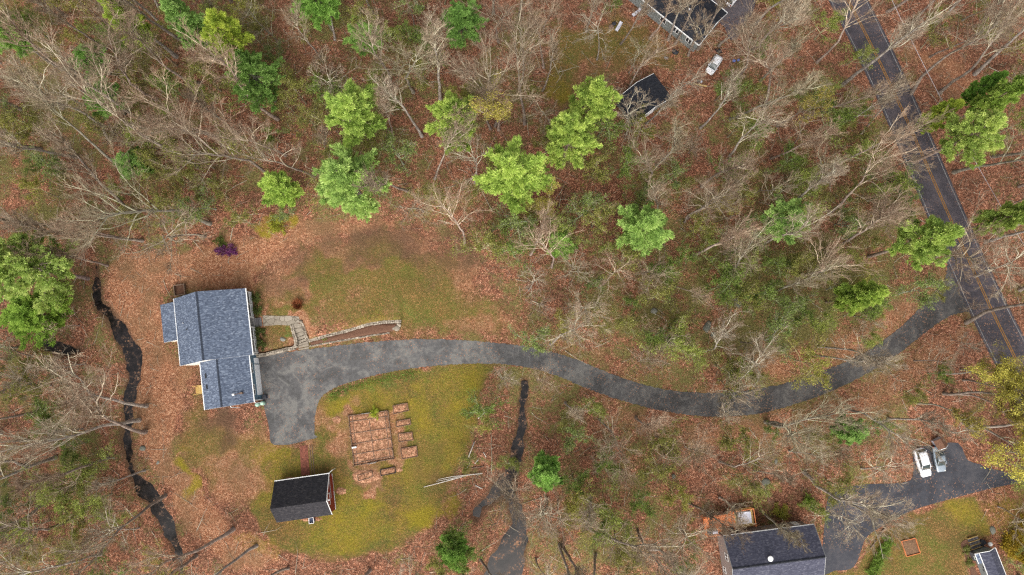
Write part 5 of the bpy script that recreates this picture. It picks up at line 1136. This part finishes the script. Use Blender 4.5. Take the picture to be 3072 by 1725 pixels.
hand = [  # pixel on the trunk foot, style, height
    (c1L(1565, 345), 'small', 17), (c1L(1600, 250), 'oak', 25), (c1L(1000, 160), 'slim', 24), (c1L(650, 330), 'slim', 22), (c1L(450, 272), 'oak', 25), (c1L(815, 558), 'slim', 16), (c1L(600, 1010), 'small', 9), (c1L(240, 1240), 'small', 10),
    (c5(1105, 170), 'oak', 25), (c5(1050, 277), 'oak', 25), (c5(1095, 365), 'oak', 26), (c5(815, 560), 'slim', 20), (c5(1095, 656), 'slim', 12), (c5(1248, 846), 'oak', 22), (c5(1760, 1100), 'oak', 24), (c5(1480, 1300), 'oak', 20), (c5(1935, 1225), 'slim', 20), (c5(420, 560), 'oak', 22), (c5(340, 900), 'oak', 22), (c5(560, 1010), 'oak', 20), (c5(300, 210), 'slim', 20), (c5(1050, 1090), 'small', 10), (c5(200, 620), 'oak', 20), (c5(760, 1290), 'oak', 18),
    (P(600, 505), 'oak', 25), (P(684, 465), 'twin', 21), (P(258, 254), 'slim', 24), (P(530, 171), 'slim', 25), (P(577, 139), 'slim', 25), (P(640, 410), 'oak', 17), (P(330, 420), 'oak', 22), (P(420, 360), 'slim', 22), (P(470, 300), 'oak', 22), (P(380, 520), 'oak', 22), (P(230, 470), 'slim', 22), (P(600, 250), 'oak', 20),
    (P(1241, 278), 'oak', 21), (P(1182, 413), 'slim', 16), (P(1166, 258), 'oak', 20), (P(1321, 300), 'slim', 23), (P(1496, 390), 'bud', 23), (P(1478, 385), 'twin', 22), (P(983, 465), 'slim', 12), (P(1424, 550), 'small', 12), (P(835, 360), 'oak', 22), (P(860, 470), 'oak', 18), (P(1005, 120), 'oak', 16), (P(960, 170), 'oak', 15), (P(1480, 40), 'oak', 18), (P(1130, 60), 'slim', 18),
    (c6t(1400, 372), 'slim', 19), (c6t(1330, 420), 'oak', 16), (c6t(1180, 300), 'slim', 17), (c6t(1230, 330), 'slim', 15), (c6t(1165, 760), 'oak', 12), (c6t(1010, 930), 'slim', 13), (c6t(1640, 1200), 'oak', 20), (c6t(1010, 1400), 'oak', 17), (c6t(1420, 965), 'slim', 15), (c6t(1860, 350), 'slim', 22), (c6t(1815, 385), 'slim', 22), (c6t(640, 450), 'small', 12), (c6t(860, 700), 'oak', 15), (c6t(820, 330), 'slim', 16), (c6t(560, 240), 'slim', 14), (c6t(1040, 290), 'oak', 15), (c6t(1690, 640), 'oak', 18), (c6t(1900, 820), 'oak', 22), (c6t(1530, 760), 'small', 7),
    (c7(560, 640), 'slim', 24), (c7(1080, 705), 'oak', 22), (c7(1290, 700), 'oak', 22), (c7(370, 470), 'oak', 18), (c7(260, 890), 'slim', 18), (c7(1220, 430), 'small', 14), (c7(700, 1010), 'slim', 14), (c7(480, 960), 'slim', 15), (c7(400, 1290), 'oak', 17), (c7(930, 1280), 'small', 9), (c7(1560, 560), 'slim', 24), (c7(1400, 1300), 'oak', 22), (c7(1700, 1180), 'slim', 22), (c7(900, 90), 'oak', 20), (c7(1250, 200), 'slim', 20),
    (c4b(380, 1168), 'oak', 16), (c4b(20, 760), 'slim', 20), (c4b(300, 1218), 'slim', 16), (c4b(1495, 988), 'oak', 25), (c4b(460, 165), 'oak', 22), (c4b(440, 480), 'slim', 22), (c4b(650, 940), 'small', 8), (c4b(1450, 900), 'small', 6), (c4b(1380, 1120), 'small', 6), (c4b(1640, 380), 'oak', 22), (c4b(1560, 640), 'small', 16), (c4b(240, 640), 'oak', 20), (c4b(600, 300), 'oak', 20), (c4b(130, 130), 'slim', 20),
    (c3b(1310, 212), 'twin', 19), (c3b(1840, 442), 'oak', 18), (c3b(300, 570), 'oak', 16), (c3b(125, 740), 'small', 9), (c3b(1600, 470), 'oak', 16), (c3b(1205, 705), 'oak', 11), (c3b(235, 850), 'small', 8), (c3b(520, 880), 'fan', 11), (c3b(1130, 1180), 'small', 11), (c3b(1740, 1310), 'oak', 17), (c3b(950, 1280), 'fan', 7), (c3b(190, 1420), 'fan', 6.5), (c3b(500, 600), 'small', 8), (c3b(980, 1010), 'small', 7), (c3b(1560, 960), 'small', 7), (c3b(1450, 1205), 'oak', 15), (c3b(400, 640), 'small', 9), (c3b(1560, 1420), 'small', 12),
    (P(1505, 1135), 'fan', 6), (c6(880, 775), 'fan', 13), (c6(1110, 870), 'small', 13), (c6(1205, 1220), 'slim', 20), (c6(1225, 1220), 'slim', 21), (c6(1420, 1085), 'oak', 21), (c6(1640, 650), 'oak', 12), (c6(1790, 1100), 'oak', 18), (c6(1475, 1290), 'oak', 18), (c6(1540, 520), 'small', 9), (c6(1080, 960), 'small', 12), (c6(610, 1330), 'slim', 16), (c6(1190, 880), 'small', 11), (c6(1600, 1010), 'small', 12), (c6(470, 1400), 'oak', 16),
    (c7b(905, 292), 'oak', 22), (c7b(925, 300), 'oak', 22), (c7b(560, 590), 'oak', 15), (c7b(1200, 672), 'oak', 22), (c7b(820, 655), 'slim', 13), (c7b(560, 860), 'slim', 15), (c7b(870, 960), 'slim', 16), (c7b(300, 480), 'fan', 10), (c7b(560, 215), 'oak', 12), (c7b(590, 60), 'small', 10), (c7b(40, 1250), 'oak', 18), (c7b(330, 900), 'slim', 18), (c7b(260, 1100), 'small', 16),
    (c8(100, 190), 'oak', 17), (c8(400, 268), 'slim', 15), (c8(1080, 328), 'oak', 22), (c8(60, 860), 'oak', 14), (c8(620, 150), 'bud', 16), (c8(880, 80), 'bud', 18), (c8(200, 640), 'small', 13),
    (P(2990, 1190, 13), 'gold', 23), (P(3055, 1290, 13), 'gold', 20), (P(3030, 1110, 12), 'gold', 15), (P(2960, 1120, 12), 'bud', 16), (c8(1200, 480), 'bud', 19), (P(2890, 1140), 'bud', 18), (P(2330, 380), 'bud', 14), (P(1640, 690), 'bud', 15), (P(2090, 640), 'bud', 14)]
def place_tree(x, y, style, H, rng_):
    lst = BT[style]; p = lst[rng_.randrange(len(lst))]; sc = H / HB[style] * rng_.uniform(.95, 1.06)
    tint = wood = TW[rng_.randrange(7)]
    if style == 'gold': tint = (1.9, 1.7, 1.05, 1)
    if style == 'bud': tint = (1.35, 1.15, .75, 1)
    sc *= 1.2 if style in ('oak', 'slim', 'twin') else 1; o = put(p, (x, y, h1(x, y) - .06), rng_.uniform(0, 6.28), sc, tint)
    for c in o.children:
        if not c.name.startswith('leaves'): c.color = wood
    TRUNKS.append((x, y)); ix, iy = proj(x, y, H * .55); TREES.append((o, 'tree', LOOK[style], ix, iy)); return o
rt_ = random.Random(5)
for (x, y), style, H in [(a[:2], b, c) for a, b, c in hand]: place_tree(x, y, style, H, random.Random(int(x * 131 + y * 17)))
rt_ = random.Random(23)
NOTREE = [lawn_west, lawn_up, lawn_lo, lawn_se, drive_poly, road_poly, nbr_poly, pad_poly, bright_w, bright_w2]
BOXES = [[HL(-60, -6), HL(-40, -6), HL(-40, 23), HL(-60, 23)], [(42.5 * math.cos(KA) - 22 * math.sin(KA), 42.5 * math.sin(KA) + 22 * math.cos(KA)), (51 * math.cos(KA) - 22 * math.sin(KA), 51 * math.sin(KA) + 22 * math.cos(KA)), (51 * math.cos(KA) - 29 * math.sin(KA), 51 * math.sin(KA) + 29 * math.cos(KA)), (42 * math.cos(KA) - 29 * math.sin(KA), 42 * math.sin(KA) + 29 * math.cos(KA))],
         [(a * math.cos(TA) - b * math.sin(TA), a * math.sin(TA) + b * math.cos(TA)) for a, b in ((-30, 64), (-11, 64), (-11, 74), (-30, 74))], [NL(27.5, -27), NL(47, -27), NL(47, -42), NL(27.5, -42)], [SL(62, -51), SL(69, -51), SL(69, -60), SL(62, -60)]]
def clear(x, y, pad=1.2, strict=True):
    for po in NOTREE + BOXES:
        if sd1(x, y, po) > -pad: return False
    if any(float(pline_d(np.array([x]), np.array([y]), s)[0]) < .6 for s in STREAMS): return False
    if strict and any((x - a) ** 2 + (y - b) ** 2 < r * r for a, b, r in CLEAR): return False
    return True
def scatter(n, dmin, rng_, accept, pad=1.2, taken=None, extra=()):
    out = []; taken = list(taken or []); tries = 0
    while len(out) < n and tries < 30000:
        tries += 1; px, py = rng_.uniform(-40, 3112), rng_.uniform(-30, 1760); x, y = P(px, py)
        if rng_.random() > accept(px, py) or any((x - a) ** 2 + (y - b) ** 2 < dmin * dmin for a, b in taken) or not clear(x, y, pad) or any((x - a) ** 2 + (y - b) ** 2 < r * r for a, b, r in extra): continue
        out.append((x, y, px, py)); taken.append((x, y))
    return out
def dens(px, py):
    if 1150 < px < 1550 and py > 1100: return .4
    if 620 < px < 1500 and 560 < py < 700: return .35
    if 2250 < px < 2950 and 760 < py < 1260: return .22
    if 2640 < px and 1250 < py: return .5
    if 2420 < px < 2800 and py < 760: return .35
    if 2080 < px < 2500 and py > 1380: return .3
    return 1.0
for x, y, px, py in scatter(128, 3.8, rt_, dens, 1.0, TRUNKS, PCLEAR):
    style = rt_.choices(['oak', 'slim', 'small', 'fan'], [.24, .34, .3, .12])[0]
    H = {'oak': rt_.uniform(15, 22), 'slim': rt_.uniform(14, 22), 'small': rt_.uniform(8, 13), 'fan': rt_.uniform(6, 10)}[style]
    place_tree(x, y, style, H, random.Random(int(x * 131 + y * 17)))

# ---- green saplings of the understorey
GS = [tree_proto('leafy_sapling', s, 6, 'small', (2, .13, .14, .55)) for s in (71, 72, 73)]
GT = [((1.0, 1.15, .75, 1), 'fresh green leafy sapling'), ((.85, .85, .6, 1), 'olive leafy sapling'), ((.62, .85, .5, 1), 'dark green leafy sapling'), ((1.25, 1.2, .8, 1), 'yellow green leafy sapling'), ((.8, 1.0, .85, 1), 'grey green leafy sapling')]
def place_sap(x, y, H, ti, rng_):
    p = GS[rng_.randrange(3)]; tint, lk = GT[ti]; H *= 1.3; o = put(p, (x, y, h1(x, y) - .04), rng_.uniform(0, 6.28), H / 6, tint); ix, iy = proj(x, y, H * .5); TREES.append((o, 'sapling', lk, ix, iy)); TRUNKS.append((x, y))
gh = [(c5(480, 240), 6, 2), (c5(520, 260), 5, 2), (c5(700, 700), 7, 0), (c5(560, 780), 7, 0), (c5(860, 560), 6, 0), (c5(980, 960), 5, 0), (c5(380, 1220), 5, 3), (c5(1250, 1250), 4, 3), (c5(350, 1400), 6, 1), (c3b(1560, 660), 8, 2), (c3b(1500, 740), 7, 2), (c3b(1150, 1150), 8, 0), (c3b(1100, 1080), 6, 2), (c3b(1250, 1180), 6, 0), (c3b(420, 380), 6, 0), (c3b(140, 330), 5, 2), (c3b(880, 860), 4, 2), (c3b(1250, 960), 5, 1), (c3b(1700, 580), 6, 0), (c3b(1880, 560), 6, 2), (c3b(1350, 300), 6, 1), (c3b(1640, 1340), 6, 0),
      (c4b(170, 960), 5, 2), (c4b(200, 1270), 8, 3), (c4b(60, 620), 6, 1), (c4b(420, 560), 7, 1), (c4b(300, 620), 6, 1), (c4b(500, 250), 6, 4), (c4b(80, 270), 8, 0), (c4b(1200, 1370), 4, 2), (c6(640, 300), 4, 3), (c6(790, 580), 4, 0), (c6(1300, 700), 6, 2), (c6(1540, 900), 8, 0), (c6(1450, 1010), 6, 2), (c6(1520, 560), 6, 2), (c6(400, 1190), 6, 2), (c6(340, 1290), 6, 1), (c6(480, 1330), 6, 2), (c7b(900, 350), 3.5, 2), (c7b(860, 770), 4, 0), (c7b(80, 400), 7, 1), (c7b(1210, 910), 3.5, 0), (c7b(310, 1160), 3, 0), (c7b(280, 1300), 5, 2), (c7b(60, 620), 7, 1), (c8(160, 340), 5, 4), (c8(520, 60), 5, 1), (c8(1300, 600), 7, 0), (c8(1400, 640), 7, 0), (c8(1320, 1350), 4, 0), (c8(1360, 1100), 5, 3),
      (c6t(1600, 780), 6, 2), (c6t(1850, 430), 5, 2), (c6t(920, 1060), 6, 1), (c6t(1740, 1020), 6, 2), (c6t(1890, 120), 6, 3), (c6t(1880, 10), 6, 3), (c7(120, 10), 6, 0), (c7(250, 130), 5, 1), (c7(590, 490), 5, 0), (c7(60, 1280), 6, 2), (c7(240, 820), 5, 2), (c7(600, 870), 5, 2), (c7(470, 900), 6, 1), (c7(130, 1340), 6, 0), (c7(1450, 50), 5, 1), (c7(850, 30), 4, 1), (c7(1790, 650), 5, 0)]
rs_ = random.Random(9)
for pt, H, ti in gh: place_sap(pt[0], pt[1], H, ti, rs_)
def sdens(px, py):
    v = .3
    if py < 650 and px < 1300: v = 1.0
    if 1400 < px < 2700 and 350 < py < 1000: v = .9
    if px < 700 and py > 1300: v = .8
    if 1700 < px < 2500 and 1250 < py: v = .4
    return v
for x, y, px, py in scatter(222, 2.2, rs_, sdens, .8, TRUNKS): place_sap(x, y, rs_.uniform(3.5, 7.5), rs_.choices([0, 1, 2, 3, 4], [.15, .4, .2, .08, .17])[0], rs_)

# ---- garden shrubs and clumps
B1, B2, B3 = bush_proto('shrub', 81), bush_proto('shrub', 82, n=3000, size=.1), bush_proto('flowering_shrub', 83, 'petal', 2600, .14)
def bush(pt, r_, tint, label, cat='shrub', proto=None, group=None):
    o = put(proto or B1, (pt[0], pt[1], h1(pt[0], pt[1]) - .03), random.uniform(0, 6), r_, tint); return tag(o, label, cat, group)
DK = (.42, .52, .38, 1)
for (x, y), lab in (((1062, 235), 'dark shrub at the upper end of the porch, first of four'), ((1085, 355), 'dark shrub just above the porch steps'), ((1135, 582), 'dark shrub just below the porch steps'), ((1142, 712), 'dark shrub at the porch\'s lower end by the stone wall')): bush(c1(x, y, .9), 1.0, DK, lab, 'shrub', None, 'shrubs along the porch')
bush(c3(1262, 205), .95, (1.5, 1.7, .55, 1), 'bright lime green plant beside the garden\'s upper gate', 'plant', B2)
bush(V(562, 632), 1.0, (1, 1, 1, 1), 'purple flowering shrub at the left edge of the lawn', 'shrub', B3); 
o = bush(V(590, 634), 1.0, (1.1, 1, 1.1, 1), 'purple flowering shrub, right and brighter half of the pair', 'shrub', B3)
bush(V(560, 612), 1.1, (.5, .6, .4, 1), 'dark green shrub directly above the purple flowers', 'shrub', B2)
bush(V(705, 572), 1.7, (1.25, 1.3, .5, 1), 'yellow green shrub at the upper left corner of the lawn', 'shrub', B2)
bush(c2(800, 372, .2), .5, (.9, 1.3, .5, 1), 'small green plant inside the planting bed by the driveway', 'plant', B2)
for i, (x, y) in enumerate([(400, 1190), (375, 1235), (345, 1285), (322, 1330), (300, 1375), (280, 1425)]): bush(c8(x, y), 1.05, (.7, 1.05, .5, 1), '%s clump from the top in the green row on the lower right lawn' % ['topmost', 'second', 'third', 'fourth', 'fifth', 'lowest'][i], 'shrub', B2, 'green clumps in a row')
for i, (x, y) in enumerate([(985, 1265), (1015, 1340)]): bush(c8(x, y), .7, (.8, .85, .7, 1), '%s green plant in the red mulch bed' % ['upper', 'lower'][i], 'plant', B1)
bush(c7b(1220, 905), 1.5, (.75, 1.15, .45, 1), 'round bright green shrub at the edge of the dark blue driveway', 'shrub', B2)
bush(c7b(1000, 955), 1.3, (1.25, 1.2, .6, 1), 'yellow green shrub right of the deck', 'shrub', B1)
for i, (x, y) in enumerate([(1340, 1240), (1400, 1180), (1390, 1290), (1310, 1180), (1420, 1050)]): bush(c8(x, y), 1.5, (1.5, 1.1, .4, 1), '%s orange yellow shrub right of the small shed' % ['nearest', 'right hand', 'lower', 'upper left', 'topmost'][i], 'shrub', B1, 'orange yellow shrubs at the right edge')
def grass_clump(pt, n, r_, h_, mat, name, label, cat, seed, tint=(1, 1, 1, 1)):
    rng = np.random.default_rng(seed); a = rng.uniform(0, 2 * PI, n); q = rng.random(n) ** .6 * r_ * .35
    c = np.stack([q * np.cos(a), q * np.sin(a), np.zeros(n)], 1); d = norm(np.stack([np.cos(a), np.sin(a), rng.uniform(.6, 2.2, n)], 1)); s = rng.uniform(.6, 1.1, n) * h_
    v, f = leaf_quads(rng, c, d, s, np.full(n, .02)); o = link(name, np_mesh(name, v, f, M[mat], dict(var=np.repeat(rng.random(n), 4)))); o.location = (pt[0], pt[1], h1(*pt[:2])); o.color = tint; return tag(o, label, cat)
t_ = NT('dry_grass'); M['drygrass'] = t_.fin(t_.mix(t_.attr('var'), srgb(96, 54, 34), srgb(160, 96, 62)), .9, .1)
grass_clump(c1(1495, 310, .9), 900, 1.0, 1.3, 'drygrass', 'ornamental_grass', 'rusty clump of dry ornamental grass on the lawn by the walk', 'grass clump', 1)
# day lily border along the lower edge of the driveway: nobody could count it
bp_ = catmull([c2(870, 915), c2(900, 880), c2(1000, 835), c2(1120, 795), c2(1250, 770), c2(1400, 735), c2(1540, 712), c2(1640, 690)], 10)
rng = np.random.default_rng(3); n = 2300; k = rng.integers(0, len(bp_), n); c = np.array(bp_)[k] + rng.normal(0, .5, (n, 2)); c = c[sdist(c[:, 0], c[:, 1], drive_poly) < -.1]; n = len(c)
c = np.concatenate([c, np.zeros((n, 1))], 1); d = norm(rng.normal(0, .6, (n, 3)) + np.array([0, 0, 1])); v, f = leaf_quads(rng, c, d, rng.uniform(.2, .45, n), np.full(n, .025))
o = link('lily_border', np_mesh('lily_border', v, f, M['needle'], dict(var=np.repeat(rng.random(n) * .8, 4)))); o.color = (.6, .78, .5, 1); tag(o, 'green leafy border along the lower edge of the driveway', 'border plants', kind='stuff')
# fallen twigs all over the wood floor: nobody could count them
rng = np.random.default_rng(4); n = 9000; px, py = rng.uniform(-30, 3100, n), rng.uniform(-20, 1750, n); pts = np.array([P(a, b) for a, b in zip(px, py)])
ok = np.ones(n, bool)
for po in NOTREE[:8] + BOXES: ok &= sdist(pts[:, 0], pts[:, 1], po) < -.4
for s in STREAMS: ok &= pline_d(pts[:, 0], pts[:, 1], s) > .4
pts = pts[ok]; n = len(pts); L = rng.exponential(.9, n) + .35; a = rng.uniform(0, 2 * PI, n); p0 = np.stack([pts[:, 0], pts[:, 1], hgt(pts[:, 0], pts[:, 1]) + .06], 1)
tw = wander(rng, p0, norm(np.stack([np.cos(a), np.sin(a), np.full(n, .08)], 1)), L, 4, .15, 0); tw[:, :, 2] = np.maximum(tw[:, :, 2], p0[:, None, 2] - .02)
v, f = np_tubes(tw, taper(L, 4, .012 + .012 * L, np.full(n, .008)), 3); o = link('fallen_twigs', np_mesh('fallen_twigs', v, f, M['limb'], dict(thin=np.repeat(rng.random(n), 12)))); tag(o, 'grey twigs and sticks fallen over the leafy wood floor', 'twigs', kind='stuff')

# ------------------------------------------------------------------ labels of the woodland trees, from what stands next to them
ANCH = [('blue grey roofed house', 640, 1000), ('red barn', 900, 1490), ('fenced garden', 1120, 1290), ('porch lawn', 1150, 830), ('twin pines', 1735, 370), ('star shaped pine', 1528, 537), ('lone rounded pine', 1362, 360), ('broad pale evergreen', 1052, 540), ('yellow pine', 690, 105), ('dark broad evergreen', 763, 235),
        ('blue green pine', 570, 80), ('upper left corner pine', 22, 100), ('huge left pine', 85, 790), ('white compact car', 2140, 195), ('black outbuilding', 1945, 300), ('top edge house', 2080, 70), ('purple shrub', 685, 755), ('soft green middle pine', 1935, 685), ('tall roadside pine', 2762, 722), ('pine past the road', 2900, 405), ('driveway mouth', 2800, 900), ('small bright pine', 2588, 885),
        ('driveway bend', 2190, 1230), ('orange deck', 2180, 1560), ('taupe house', 2330, 1640), ('white estate car', 2775, 1390), ('paw print shed', 2980, 1680), ('pond pine', 1640, 1420), ('bottom pond', 1540, 1660), ('brook source', 1565, 1260), ('stream bend', 390, 1060), ('lower stream', 460, 1500), ('pale thicket pine', 2360, 662), ('bottom left corner', 60, 1700), ('large mossy boulder', 2122, 985), ('road centre line', 2700, 330), ('lower right road end', 3010, 1040),
        ('crossing white birches', 1370, 1435), ('olive clearing', 1690, 200), ('left edge middle', 10, 500), ('dark blue driveway', 2500, 1560), ('top right corner', 3040, 30), ('driveway straight', 1800, 1120), ('bottom edge pine', 1362, 1650), ('upper left thicket', 480, 290)]
DIRS = ['right of', 'upper right of', 'above', 'upper left of', 'left of', 'lower left of', 'below', 'lower right of']
ORD = ['closest', 'second closest', 'third closest', 'fourth closest', 'fifth closest', 'sixth closest', 'seventh closest', 'eighth closest', 'ninth closest', 'tenth closest', 'eleventh closest', 'twelfth closest']
bins = {}
for o, kind, look, ix, iy in TREES:
    ix, iy = min(max(ix, 0), 3071), min(max(iy, 0), 1724)
    nm, ax, ay = min(ANCH, key=lambda a: (a[1] - ix) ** 2 + (a[2] - iy) ** 2); dx, dy = ix - ax, -(iy - ay)
    bins.setdefault((kind, nm, int(round(math.degrees(math.atan2(dy, dx)) / 45)) % 8), []).append((math.hypot(dx, dy), o, look))
for (kind, nm, di), lst in bins.items():
    lst.sort(key=lambda a: a[0])
    for i, (_, o, look) in enumerate(lst):
        lab = '%s, %s %s the %s' % (look, (ORD[i] + ' ' + kind) if len(lst) > 1 else 'only ' + kind, DIRS[di], nm)
        tag(o, lab, kind, 'bare and budding woodland trees' if kind == 'tree' else 'leafy understorey saplings')
for o in list(scene.objects):                       # prototypes that were never set out
    if o.type == 'EMPTY' and 'category' not in o:
        for c in list(o.children): D.objects.remove(c)
        D.objects.remove(o)
for o in scene.objects:
    if 'h' in o: del o['h']
